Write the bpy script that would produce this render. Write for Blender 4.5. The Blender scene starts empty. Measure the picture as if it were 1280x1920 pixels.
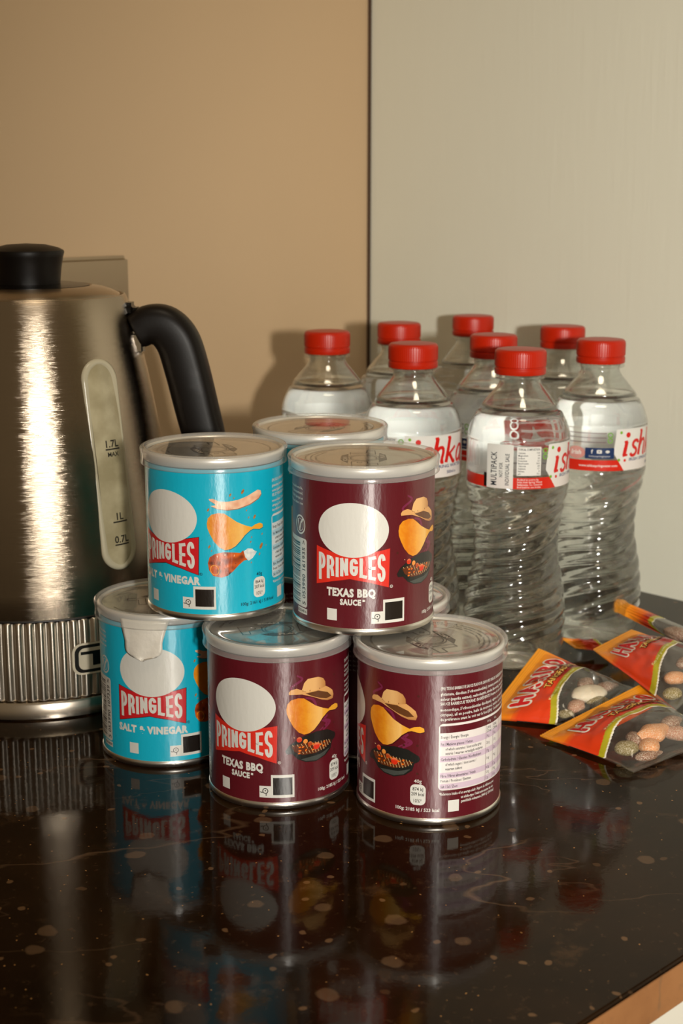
import bpy, bmesh, math, random
from math import sin, cos, pi, radians, sqrt, atan2, asin
from mathutils import Vector, Matrix, noise
from mathutils.geometry import tessellate_polygon

S = bpy.context.scene
C = S.collection
random.seed(7)

# ------------------------------------------------------------------ camera
F_PX = 2749.6
CAM_H = 0.3074
PITCH = radians(12.652)
cam = bpy.data.cameras.new('camera')
cam_ob = bpy.data.objects.new('camera', cam)
C.objects.link(cam_ob)
cam.sensor_fit = 'HORIZONTAL'
cam.sensor_width = 24.0
cam.lens = F_PX / 1280 * 24.0
cam.clip_start = 0.01
cam_ob.location = (0, 0, CAM_H)
cam_ob.rotation_euler = (pi / 2 - PITCH, 0, 0)
cam.dof.use_dof = True
cam.dof.focus_distance = 0.74
cam.dof.aperture_fstop = 15.0
S.camera = cam_ob

# ------------------------------------------------------------------ world, lamp, exposure
w = bpy.data.worlds.new('room_light')
S.world = w
w.use_nodes = True
bg = w.node_tree.nodes['Background']
bg.inputs[0].default_value = (1.0, 0.74, 0.44, 1)
bg.inputs[1].default_value = 0.17

fl = bpy.data.lights.new('flash', 'SPOT')
fl.energy = 74
fl.color = (1.0, 0.95, 0.86)
fl.shadow_soft_size = 0.03
fl.spot_size = radians(61)
fl.spot_blend = 1.0
fl_ob = bpy.data.objects.new('flash', fl)
C.objects.link(fl_ob)
fl_ob.location = (0.235, -0.40, 0.355)
fl_ob.rotation_euler = (Vector((0.34, 1.1, 0.10)) - fl_ob.location).to_track_quat('-Z', 'Y').to_euler()

cl = bpy.data.lights.new('overhead_fill', 'AREA')  # unseen fill light, added overhead to brighten the bottles and the ambient
cl.shape = 'DISK'
cl.size = 0.5
cl.energy = 6.0
cl.color = (1.0, 0.84, 0.62)
cl_ob = bpy.data.objects.new('overhead_fill', cl)
C.objects.link(cl_ob)
cl_ob.location = (0.15, 0.15, 1.75)
cl_ob.rotation_euler = (radians(20), 0, 0)

S.view_settings.view_transform = 'Standard'
S.view_settings.look = 'None'
S.view_settings.gamma = 1.0
S.view_settings.use_curve_mapping = False
S.view_settings.exposure = 0.0
cy = S.cycles
cy.use_denoising = True
cy.max_bounces = 20
cy.transmission_bounces = 14
cy.transparent_max_bounces = 40
cy.glossy_bounces = 6
cy.diffuse_bounces = 4
cy.sample_clamp_indirect = 30.0
cy.blur_glossy = 0.3
cy.caustics_reflective = True
cy.caustics_refractive = True

# ------------------------------------------------------------------ colour and material helpers
def lin(r, g, b):
    f = lambda c: (c / 255 / 12.92) if c / 255 <= 0.04045 else ((c / 255 + 0.055) / 1.055) ** 2.4
    return (f(r), f(g), f(b))

def mix(a, b, t):
    t = max(0.0, min(1.0, t))
    return tuple(x + (y - x) * t for x, y in zip(a, b))

class NT:
    def __init__(self, name):
        self.m = bpy.data.materials.new(name)
        self.m.use_nodes = True
        self.t = self.m.node_tree
        self.t.nodes.clear()
        self.out = self.n('ShaderNodeOutputMaterial')
    def n(self, typ, **kw):
        nd = self.t.nodes.new(typ)
        for k, v in kw.items():
            setattr(nd, k, v)
        return nd
    def l(self, a, b):
        self.t.links.new(a, b)
    def bsdf(self, **kw):
        b = self.n('ShaderNodeBsdfPrincipled')
        for k, v in kw.items():
            b.inputs[k.replace('_', ' ')].default_value = v
        return b
    def coords(self, scale=(1, 1, 1)):
        tc = self.n('ShaderNodeTexCoord')
        mp = self.n('ShaderNodeMapping')
        mp.inputs['Scale'].default_value = scale
        self.l(tc.outputs['Object'], mp.inputs[0])
        return mp.outputs[0]
    def noise(self, vec, scale, detail=3, rough=0.5):
        n = self.n('ShaderNodeTexNoise')
        n.inputs['Scale'].default_value = scale
        n.inputs['Detail'].default_value = detail
        n.inputs['Roughness'].default_value = rough
        self.l(vec, n.inputs['Vector'])
        return n.outputs['Fac']
    def ramp(self, fac, stops, interp='LINEAR'):
        r = self.n('ShaderNodeValToRGB')
        cr = r.color_ramp
        cr.interpolation = interp
        while len(cr.elements) < len(stops):
            cr.elements.new(0.5)
        for e, (p, c) in zip(cr.elements, stops):
            e.position = p
            e.color = (c[0], c[1], c[2], 1) if not isinstance(c, (int, float)) else (c, c, c, 1)
        self.l(fac, r.inputs[0])
        return r.outputs[0]
    def mixc(self, fac, a, b):
        m = self.n('ShaderNodeMix', data_type='RGBA')
        for sock, v in ((m.inputs[0], fac), (m.inputs[6], a), (m.inputs[7], b)):
            if hasattr(v, 'links'):
                self.l(v, sock)
            elif isinstance(v, (int, float)):
                sock.default_value = v
            else:
                sock.default_value = (v[0], v[1], v[2], 1)
        return m.outputs[2]
    def bump(self, h, strength, dist, target):
        b = self.n('ShaderNodeBump')
        b.inputs['Strength'].default_value = strength
        b.inputs['Distance'].default_value = dist
        self.l(h, b.inputs['Height'])
        self.l(b.outputs[0], target.inputs['Normal'])
        return b
    def mixs(self, fac, a, b):
        m = self.n('ShaderNodeMixShader')
        if hasattr(fac, 'links'):
            self.l(fac, m.inputs[0])
        else:
            m.inputs[0].default_value = fac
        self.l(a, m.inputs[1])
        self.l(b, m.inputs[2])
        return m.outputs[0]
    def done(self, shader):
        self.l(shader, self.out.inputs[0])
        return self.m

def plain(name, col, rough=0.5, metal=0.0, spec=0.5, bump=None):
    t = NT(name)
    b = t.bsdf(Base_Color=(*col, 1), Roughness=rough, Metallic=metal)
    b.inputs['Specular IOR Level'].default_value = spec
    if bump:
        t.bump(t.noise(t.coords(), bump[0]), bump[1], bump[2], b)
    return t.done(b.outputs[0])

M = {}
def mat_wall(name, col, rough, vertical):
    t = NT(name)
    v = t.coords()
    c = t.mixc(t.ramp(t.noise(v, 3, 3), [(0.3, 0.0), (0.7, 1.0)]), [x * 0.97 for x in col], [min(1, x * 1.03) for x in col])
    b = t.bsdf(Roughness=rough)
    b.inputs['Specular IOR Level'].default_value = 0.35
    t.l(c, b.inputs['Base Color'])
    vv = t.coords((60, 60, 5) if vertical else (25, 25, 12))
    t.bump(t.noise(vv, 4 if vertical else 2, 4), 0.10, 0.002, b)
    return t.done(b.outputs[0])
M['wall_left'] = mat_wall('tan_wall_paint', lin(191, 164, 130), 0.34, False)
M['wall_right'] = mat_wall('greige_wall_paint', lin(213, 212, 196), 0.5, True)
M['seam'] = plain('dark_gap_shade', lin(70, 50, 34), 0.7)  # dark colour standing in for shade in the corner gap
M['floor'] = plain('floor_vinyl', lin(120, 100, 80), 0.5, bump=(20, 0.1, 0.002))
M['cabinet'] = plain('white_cabinet_lacquer', lin(225, 220, 205), 0.35, bump=(40, 0.03, 0.001))

def mat_stone(name='dark_speckled_quartz', c0=lin(22, 11, 3), c1=lin(40, 24, 10), rough=0.07):
    t = NT(name)
    v = t.coords()
    base = t.mixc(t.ramp(t.noise(v, 9, 6, 0.65), [(0.35, 0.0), (0.7, 1.0)]), c0, c1)
    cloud = t.ramp(t.noise(v, 26, 8, 0.7), [(0.58, 0.0), (0.74, 0.55)])
    base = t.mixc(cloud, base, lin(92, 66, 42))
    # warped coordinates for pebbles and veins
    nz = t.n('ShaderNodeTexNoise'); nz.inputs['Scale'].default_value = 60; nz.inputs['Detail'].default_value = 3
    t.l(v, nz.inputs['Vector'])
    add = t.n('ShaderNodeVectorMath', operation='MULTIPLY_ADD')
    t.l(nz.outputs['Color'], add.inputs[0]); add.inputs[1].default_value = (0.009, 0.009, 0.009); t.l(v, add.inputs[2])
    def pebbles(scale, size, keep, base, colour, mixv):
        vo = t.n('ShaderNodeTexVoronoi', voronoi_dimensions='2D')
        vo.inputs['Scale'].default_value = scale
        t.l(add.outputs[0], vo.inputs['Vector'])
        dot = t.ramp(vo.outputs['Distance'], [(size * 0.75, 1.0), (size, 0.0)])
        sep = t.n('ShaderNodeSeparateColor'); t.l(vo.outputs['Color'], sep.inputs[0])
        sel = t.ramp(sep.outputs[0], [(keep, 0.0), (keep + 0.03, 1.0)])
        mm = t.n('ShaderNodeMath', operation='MULTIPLY'); t.l(dot, mm.inputs[0]); t.l(sel, mm.inputs[1])
        m2 = t.n('ShaderNodeMath', operation='MULTIPLY'); t.l(mm.outputs[0], m2.inputs[0]); m2.inputs[1].default_value = mixv
        return t.mixc(m2.outputs[0], base, colour)
    base = pebbles(34, 0.15, 0.78, base, lin(104, 80, 58), 0.5)
    base = pebbles(90, 0.16, 0.90, base, lin(120, 90, 62), 0.6)
    base = pebbles(260, 0.10, 0.955, base, lin(190, 140, 84), 0.8)
    # pale thread veins
    vadd = t.n('ShaderNodeVectorMath', operation='MULTIPLY_ADD')
    t.l(nz.outputs['Color'], vadd.inputs[0]); vadd.inputs[1].default_value = (0.004, 0.004, 0.004); t.l(v, vadd.inputs[2])
    fine = t.ramp(t.noise(v, 190, 4, 0.7), [(0.60, 0.0), (0.78, 0.5)])
    base = t.mixc(fine, base, lin(104, 78, 54))
    def vein(scale, width, base, colour, amt, off):
        n1 = t.n('ShaderNodeTexNoise'); n1.inputs['Scale'].default_value = scale; n1.inputs['Detail'].default_value = 5
        mp = t.n('ShaderNodeMapping'); mp.inputs['Location'].default_value = off; mp.inputs['Rotation'].default_value = (0, 0, radians(-28)); mp.inputs['Scale'].default_value = (0.4, 1.3, 1); t.l(vadd.outputs[0], mp.inputs[0])
        t.l(mp.outputs[0], n1.inputs['Vector'])
        line = t.ramp(n1.outputs['Fac'], [(0.5 - width, 0.0), (0.5, 1.0), (0.5 + width, 0.0)])
        mask = t.ramp(t.noise(mp.outputs[0], scale * 1.7, 2), [(0.46, 0.0), (0.58, 1.0)])
        mm = t.n('ShaderNodeMath', operation='MULTIPLY'); t.l(line, mm.inputs[0]); t.l(mask, mm.inputs[1])
        m2 = t.n('ShaderNodeMath', operation='MULTIPLY'); t.l(mm.outputs[0], m2.inputs[0]); m2.inputs[1].default_value = amt
        return t.mixc(m2.outputs[0], base, colour)
    base = vein(5.0, 0.003, base, lin(130, 102, 76), 0.4, (3, 1, 0))
    base = vein(8.0, 0.003, base, lin(120, 92, 70), 0.22, (9, 4, 2))
    b = t.bsdf(Roughness=rough)
    b.inputs['Specular IOR Level'].default_value = 0.13
    t.l(base, b.inputs['Base Color'])
    t.bump(t.noise(v, 260, 3), 0.04, 0.0006, b)
    return t.done(b.outputs[0])
M['stone'] = mat_stone()
M['stone_edge'] = mat_stone('tan_speckled_edge', lin(136, 92, 56), lin(168, 118, 74), 0.3)

def mat_steel(name, col, rough, brush=(8, 8, 700), smudge=True, aniso=0.0, bump=(0.06, 0.0005)):
    t = NT(name)
    b = t.bsdf(Base_Color=(*col, 1), Metallic=1.0, Roughness=rough)
    n = t.noise(t.coords(brush), 1.5, 4, 0.7)
    if smudge:
        n2 = t.noise(t.coords((1, 1, 0.7)), 26, 6, 0.7)
        r = t.ramp(n2, [(0.35, rough * 0.85), (0.6, rough), (0.78, min(1, rough * 1.4))])
        t.l(r, b.inputs['Roughness'])
    if aniso:
        tg = t.n('ShaderNodeTangent', direction_type='RADIAL', axis='Z')
        t.l(tg.outputs[0], b.inputs['Tangent'])
        b.inputs['Anisotropic'].default_value = aniso
        b.inputs['Anisotropic Rotation'].default_value = 0.25
    t.bump(n, bump[0], bump[1], b)
    return t.done(b.outputs[0])
M['steel'] = mat_steel('brushed_steel', (0.40, 0.33, 0.25), 0.20, brush=(2, 2, 2600), aniso=1.0, bump=(0.22, 0.0003))
M['ribbed_steel'] = mat_steel('ribbed_steel', (0.66, 0.60, 0.52), 0.42, smudge=False, aniso=0.85)
M['plate_steel'] = mat_steel('dull_plate_steel', (0.36, 0.28, 0.19), 0.3, smudge=False)
M['steel_plain'] = mat_steel('satin_steel', (0.60, 0.53, 0.44), 0.24, smudge=False)
M['chrome'] = plain('chrome', (0.75, 0.72, 0.68), 0.08, 1.0)
M['tin'] = mat_steel('tin_rim', (0.74, 0.71, 0.66), 0.28, smudge=False)
M['rim'] = plain('bright_rim_metal', (0.82, 0.80, 0.76), 0.32, 0.65)
M['black_plastic'] = plain('black_plastic', lin(14, 9, 6), 0.42, spec=0.22, bump=(600, 0.05, 0.0004))
M['black_gloss'] = plain('black_gloss_plastic', lin(10, 7, 5), 0.25, spec=0.3)
M['socket_dark'] = plain('socket_black', lin(25, 20, 16), 0.4)

def mat_print(name, rough, spec, bump, cut=False, backwhite=False, aniso=0.0):
    """ink: colour and opacity come from the print's own colour attribute"""
    t = NT(name)
    at = t.n('ShaderNodeAttribute'); at.attribute_name = 'Col'
    b = t.bsdf(Roughness=rough)
    b.inputs['Specular IOR Level'].default_value = spec
    col = at.outputs['Color']
    if backwhite:
        g = t.n('ShaderNodeNewGeometry')
        col = t.mixc(g.outputs['Backfacing'], col, (0.92, 0.92, 0.90))
    t.l(col, b.inputs['Base Color'])
    if aniso:
        tg = t.n('ShaderNodeTangent', direction_type='RADIAL', axis='Z')
        t.l(tg.outputs[0], b.inputs['Tangent'])
        b.inputs['Anisotropic'].default_value = aniso
        b.inputs['Anisotropic Rotation'].default_value = 0.25
    if bump:
        t.bump(t.noise(t.coords((1, 1, 0.35)), bump[0], 3), bump[1], bump[2], b)
    sh = b.outputs[0]
    if backwhite:
        tr = t.n('ShaderNodeBsdfTranslucent'); t.l(col, tr.inputs[0])
        sh = t.mixs(0.25, sh, tr.outputs[0])
    if cut:
        tp = t.n('ShaderNodeBsdfTransparent')
        sh = t.mixs(at.outputs['Alpha'], tp.outputs[0], sh)
    return t.done(sh)
M['paper_print'] = mat_print('glossy_printed_paper', 0.38, 1.0, (420, 0.2, 0.0006), aniso=0.85)
M['foil_print'] = mat_print('ink_on_foil', 0.5, 0.3, None)
M['bottle_print'] = mat_print('printed_plastic_label', 0.3, 0.4, None, cut=True, backwhite=True)
M['film_print'] = mat_print('printed_plastic_film', 0.24, 0.5, (160, 0.25, 0.001))
M['gauge_print'] = mat_print('ink_on_gauge', 0.5, 0.3, None)

def mat_foil():
    t = NT('silver_foil')
    b = t.bsdf(Base_Color=(0.80, 0.77, 0.72, 1), Metallic=0.82, Roughness=0.09)
    t.bump(t.noise(t.coords(), 45, 3), 0.07, 0.003, b)
    return t.done(b.outputs[0])
M['foil'] = mat_foil()
M['foil_white'] = plain('white_backed_foil', lin(222, 216, 204), 0.35, 0.15, bump=(130, 0.3, 0.002))

def mat_clear(name, milk, milk_col, rough, ior=1.5):
    """thin clear plastic: passes light straight, mirrors by fresnel, a little milky"""
    t = NT(name)
    fr = t.n('ShaderNodeFresnel')
    gg = t.n('ShaderNodeNewGeometry')
    io = t.n('ShaderNodeMix', data_type='FLOAT')      # thin sheet: the same mirror strength from both sides
    io.inputs[2].default_value = ior; io.inputs[3].default_value = 1 / ior
    t.l(gg.outputs['Backfacing'], io.inputs[0]); t.l(io.outputs[0], fr.inputs[0])
    tp = t.n('ShaderNodeBsdfTransparent'); tp.inputs[0].default_value = (0.97, 0.97, 0.96, 1)
    gl = t.n('ShaderNodeBsdfGlossy'); gl.inputs['Roughness'].default_value = rough
    body = tp.outputs[0]
    if milk > 0:
        d = t.n('ShaderNodeBsdfDiffuse'); d.inputs[0].default_value = (*milk_col, 1)
        tl = t.n('ShaderNodeBsdfTranslucent'); tl.inputs[0].default_value = (*milk_col, 1)
        body = t.mixs(milk, body, t.mixs(0.35, d.outputs[0], tl.outputs[0]))
    return t.done(t.mixs(fr.outputs[0], body, gl.outputs[0]))
M['lid_panel'] = mat_clear('clear_lid_plastic', 0.07, (0.80, 0.77, 0.72), 0.03)
M['lid_skirt'] = mat_clear('frosted_lid_plastic', 0.24, (0.88, 0.87, 0.84), 0.14)
M['bottle_shell'] = mat_clear('clear_ring_plastic', 0.012, (0.7, 0.75, 0.74), 0.03, 1.5)
M['window_film'] = mat_clear('clear_bag_film', 0.05, (0.75, 0.7, 0.62), 0.10, 1.5)

def mat_water(name, ior, thru):
    t = NT(name)
    g = t.n('ShaderNodeBsdfGlass'); g.inputs['IOR'].default_value = ior; g.inputs['Roughness'].default_value = 0.022
    g.inputs['Color'].default_value = (0.975, 0.99, 0.985, 1)
    tp = t.n('ShaderNodeBsdfTransparent'); tp.inputs[0].default_value = (0.98, 0.99, 0.985, 1)
    fr = t.n('ShaderNodeFresnel'); fr.inputs[0].default_value = 1.57
    gg = t.n('ShaderNodeNewGeometry')
    io = t.n('ShaderNodeMix', data_type='FLOAT'); io.inputs[2].default_value = 1.57; io.inputs[3].default_value = 1 / 1.57
    t.l(gg.outputs['Backfacing'], io.inputs[0]); t.l(io.outputs[0], fr.inputs[0])
    gl = t.n('ShaderNodeBsdfGlossy'); gl.inputs['Roughness'].default_value = 0.07      # plastic skin over the water
    return t.done(t.mixs(fr.outputs[0], t.mixs(thru, g.outputs[0], tp.outputs[0]), gl.outputs[0]))
M['water'] = mat_water('water_filled_clear_plastic', 1.40, 0.20)
M['bottle_neck'] = mat_water('clear_bottle_plastic', 1.5, 0.14)
M['cap_red'] = plain('red_cap_plastic', lin(172, 30, 3), 0.34, spec=0.3, bump=(500, 0.03, 0.0004))

def mat_gauge():
    t = NT('milky_gauge_plastic')
    b = t.bsdf(Roughness=0.22)
    c = t.mixc(t.ramp(t.noise(t.coords(), 60, 4), [(0.4, 0.0), (0.7, 1.0)]), lin(150, 140, 110), lin(178, 168, 138))
    t.l(c, b.inputs['Base Color'])
    return t.done(b.outputs[0])
M['gauge'] = mat_gauge()
M['gauge_frame'] = plain('pale_gauge_frame', lin(178, 170, 146), 0.25)

def mat_sugar(name, col, sugar):
    t = NT(name)
    v = t.coords()
    n = t.noise(v, 1900, 2, 0.6)
    n2 = t.noise(v, 140, 3)
    c = t.mixc(t.ramp(n, [(0.46, 0.0), (0.62, sugar)]), col, lin(238, 226, 204))
    c = t.mixc(t.ramp(n2, [(0.4, 0.0), (0.7, 0.25)]), c, [x * 0.6 for x in col])
    b = t.bsdf(Roughness=0.45)
    t.l(c, b.inputs['Base Color'])
    b.inputs['Subsurface Weight'].default_value = 0.15
    b.inputs['Subsurface Radius'].default_value = (0.004, 0.002, 0.001)
    t.bump(n, 0.6, 0.0008, b)
    return t.done(b.outputs[0])
M['gum_orange'] = mat_sugar('sugared_orange_gum', lin(214, 138, 74), 0.6)
M['gum_brown'] = mat_sugar('sugared_brown_gum', lin(120, 70, 40), 0.55)
M['gum_green'] = mat_sugar('sugared_olive_gum', lin(122, 104, 40), 0.55)
M['gum_white'] = mat_sugar('white_foam_gum', lin(236, 222, 196), 0.2)
M['gum_pink'] = mat_sugar('sugared_pinkish_gum', lin(176, 116, 84), 0.6)

# ------------------------------------------------------------------ object helpers
def obj(name, me, mat=None, parent=None, smooth=True, loc=None):
    if isinstance(me, bmesh.types.BMesh):
        bm = me
        me = bpy.data.meshes.new(name)
        bm.normal_update()
        bm.to_mesh(me)
        bm.free()
    o = bpy.data.objects.new(name, me)
    C.objects.link(o)
    if mat is not None and not me.materials:
        for m in (mat if isinstance(mat, (list, tuple)) else [mat]):
            me.materials.append(m)
    if smooth:
        me.polygons.foreach_set('use_smooth', [True] * len(me.polygons))
        if smooth == 'sharp':
            me.set_sharp_from_angle(angle=radians(38))
    if parent:
        o.parent = parent
    if loc:
        o.location = loc
    return o

def thing(name, label, cat, loc=(0, 0, 0), rz=0.0, group=None):
    o = bpy.data.objects.new(name, None)
    C.objects.link(o)
    o.empty_display_size = 0.02
    o.location = loc
    o.rotation_euler = (0, 0, rz)
    return tag(o, label, cat, group)

def tag(o, label, cat, group=None):
    o['label'] = label
    o['category'] = cat
    if group:
        o['group'] = group
    return o

def struct(name, bm, m, **kw):
    o = obj(name, bm, m, smooth=False, **kw)
    o['kind'] = 'structure'
    return o

def prism(bm, pts, z0, z1):
    lo = [bm.verts.new((p[0], p[1], z0)) for p in pts]
    hi = [bm.verts.new((p[0], p[1], z1)) for p in pts]
    n = len(pts)
    bm.faces.new(list(reversed(lo)))
    bm.faces.new(hi)
    for i in range(n):
        bm.faces.new((lo[i], lo[(i + 1) % n], hi[(i + 1) % n], hi[i]))
    return bm

def lathe(prof, seg=96, rfun=None, bm=None, mats=None, center=(0, 0)):
    """surface of revolution; prof = [(r, z)]; r = 0 closes an end"""
    bm = bm or bmesh.new()
    rows = []
    for i, (r, z) in enumerate(prof):
        if r <= 1e-7:
            rows.append([bm.verts.new((center[0], center[1], z))])
        else:
            row = []
            for k in range(seg):
                a = 2 * pi * k / seg
                rr = rfun(r, z, a) if rfun else r
                row.append(bm.verts.new((center[0] + rr * sin(a), center[1] - rr * cos(a), z)))
            rows.append(row)
    for i in range(len(rows) - 1):
        a, b = rows[i], rows[i + 1]
        for k in range(seg):
            k2 = (k + 1) % seg
            if len(a) == 1 and len(b) == 1:
                continue
            if len(a) == 1:
                f = bm.faces.new((a[0], b[k2], b[k]))
            elif len(b) == 1:
                f = bm.faces.new((a[k], a[k2], b[0]))
            else:
                f = bm.faces.new((a[k], a[k2], b[k2], b[k]))
            if mats:
                f.material_index = mats(i)
    return bm

def spline(pts, n):
    """Catmull-Rom through pts"""
    P = [Vector(p) for p in pts]
    P = [P[0] * 2 - P[1]] + P + [P[-1] * 2 - P[-2]]
    out = []
    for i in range(1, len(P) - 2):
        for k in range(n):
            t = k / n
            a, b, c, d = P[i - 1], P[i], P[i + 1], P[i + 2]
            out.append(0.5 * ((2 * b) + (c - a) * t + (2 * a - 5 * b + 4 * c - d) * t * t + (3 * b - a - 3 * c + d) * t ** 3))
    out.append(P[-2])
    return out

# ------------------------------------------------------------------ print: flat artwork wrapped on a surface
class Art:
    """collects flat coloured shapes (x, y, layer) and wraps them with a mapping function"""
    def __init__(self):
        self.v = []; self.f = []; self.c = []; self.default_step = None
    def add(self, verts, faces, col, layer, step=None, stepy=None):
        step = step or self.default_step
        if step or stepy:
            bm = bmesh.new()
            vs = [bm.verts.new((p[0], p[1], 0)) for p in verts]
            for f in faces:
                try:
                    bm.faces.new([vs[i] for i in f])
                except ValueError:
                    pass
            for ax, st in ((0, step), (1, stepy)):
                if not st:
                    continue
                lo = min(p[ax] for p in verts); hi = max(p[ax] for p in verts)
                k = math.ceil(lo / st)
                while k * st < hi:
                    co = Vector((0, 0, 0)); no = Vector((0, 0, 0)); co[ax] = k * st; no[ax] = 1
                    bmesh.ops.bisect_plane(bm, geom=bm.verts[:] + bm.edges[:] + bm.faces[:], plane_co=co, plane_no=no, dist=1e-9)
                    k += 1
            bm.verts.index_update()
            verts = [tuple(v.co[:2]) for v in bm.verts]
            faces = [[v.index for v in f.verts] for f in bm.faces]
            bm.free()
        b = len(self.v)
        for p in verts:
            self.v.append((p[0], p[1], layer))
            c = col(p[0], p[1]) if callable(col) else col
            self.c.append((c[0], c[1], c[2], c[3] if len(c) > 3 else 1.0))
        for f in faces:
            pts = [verts[i] for i in f]
            ar = sum(pts[i][0] * pts[(i + 1) % len(pts)][1] - pts[(i + 1) % len(pts)][0] * pts[i][1] for i in range(len(pts)))
            self.f.append([b + i for i in (f if ar >= 0 else reversed(f))])
    def poly(self, pts, col, layer, step=None, stepy=None):
        tris = tessellate_polygon([[Vector((p[0], p[1], 0)) for p in pts]])
        self.add(pts, [list(t) for t in tris], col, layer, step, stepy)
    def rect(self, x0, y0, x1, y1, col, layer, step=None, stepy=None):
        self.add([(x0, y0), (x1, y0), (x1, y1), (x0, y1)], [[0, 1, 2, 3]], col, layer, step, stepy)
    def rrect(self, x0, y0, x1, y1, r, col, layer, step=None):
        pts = []
        for cx, cyy, a0 in ((x1 - r, y1 - r, 0), (x0 + r, y1 - r, 90), (x0 + r, y0 + r, 180), (x1 - r, y0 + r, 270)):
            for k in range(6):
                a = radians(a0 + 18 * k)
                pts.append((cx + r * cos(a), cyy + r * sin(a)))
        self.poly(pts, col, layer, step)
    def ellipse(self, cx, cyy, rx, ry, col, layer, step=None, n=48, rot=0.0, fn=None, stepy=None):
        pts = []
        for k in range(n):
            a = 2 * pi * k / n
            x, y = rx * cos(a), ry * sin(a)
            pts.append((cx + x * cos(rot) - y * sin(rot), cyy + x * sin(rot) + y * cos(rot)))
        self.poly(pts, col, layer, step, stepy)
    def ring(self, cx, cyy, r0, r1, col, layer, n=40):
        vs = []
        for k in range(n):
            a = 2 * pi * k / n
            vs += [(cx + r0 * cos(a), cyy + r0 * sin(a)), (cx + r1 * cos(a), cyy + r1 * sin(a))]
        self.add(vs, [[2 * k, 2 * k + 1, (2 * k + 3) % (2 * n), (2 * k + 2) % (2 * n)] for k in range(n)], col, layer)
    def stroke(self, pts, wid, col, layer, closed=False, round_ends=False, step=None):
        P = [Vector((p[0], p[1])) for p in pts]
        n = len(P)
        vs = []
        for i in range(n):
            if closed:
                a, b, c = P[i - 1], P[i], P[(i + 1) % n]
            else:
                a, b, c = P[max(i - 1, 0)], P[i], P[min(i + 1, n - 1)]
            d1 = (b - a).normalized() if (b - a).length > 1e-9 else (c - b).normalized()
            d2 = (c - b).normalized() if (c - b).length > 1e-9 else d1
            t = d1 + d2
            t = t.normalized() if t.length > 1e-6 else d1
            nr = Vector((-t.y, t.x))
            m = 1.0 / max(0.45, abs(nr.dot(Vector((-d1.y, d1.x)))))
            wd = wid(i / max(1, n - 1)) if callable(wid) else wid
            h = wd / 2 * m
            vs += [tuple(b + nr * h), tuple(b - nr * h)]
        fs = [[2 * i, 2 * i + 1, 2 * i + 3, 2 * i + 2] for i in range(n - 1)]
        if closed:
            fs.append([2 * n - 2, 2 * n - 1, 1, 0])
        self.add(vs, fs, col, layer, step)
        if round_ends and not closed:
            for p in (P[0], P[-1]):
                self.ellipse(p.x, p.y, wid / 2, wid / 2, col, layer, n=14)
    def text(self, s, x, y, h, col, layer, width=None, align='L', bold=0.0, shear=0.0, res=2, warp=None, rot=0.0, step=None, sx=1.0, space=1.0):
        cu = bpy.data.curves.new('t', 'FONT')
        cu.body = s; cu.resolution_u = res; cu.offset = bold; cu.space_character = space; cu.shear = shear; cu.fill_mode = 'FRONT'
        o = bpy.data.objects.new('t', cu)
        me = bpy.data.meshes.new_from_object(o)
        vs = [(v.co.x, v.co.y) for v in me.vertices]
        fs = [list(p.vertices) for p in me.polygons]
        bpy.data.objects.remove(o); bpy.data.curves.remove(cu); bpy.data.meshes.remove(me)
        if not vs:
            return
        x0 = min(p[0] for p in vs); x1 = max(p[0] for p in vs)
        k = h / 0.72
        kx = (width / (x1 - x0)) if width else k * sx
        W = (x1 - x0) * kx
        ox = {'L': 0, 'C': -W / 2, 'R': -W}[align]
        out = []
        for p in vs:
            px, py = (p[0] - x0) * kx + ox, p[1] * k
            if warp:
                px, py = warp(px, py)
            out.append((x + px * cos(rot) - py * sin(rot), y + px * sin(rot) + py * cos(rot)))
        self.add(out, fs, col, layer, step)
    def build(self, mapfn, name, mat, parent, smooth=True):
        me = bpy.data.meshes.new(name)
        me.from_pydata([mapfn(*p) for p in self.v], [], self.f)
        a = me.color_attributes.new('Col', 'FLOAT_COLOR', 'POINT')
        a.data.foreach_set('color', [x for c in self.c for x in c])
        me.update()
        return obj(name, me, mat, parent, smooth)

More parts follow.
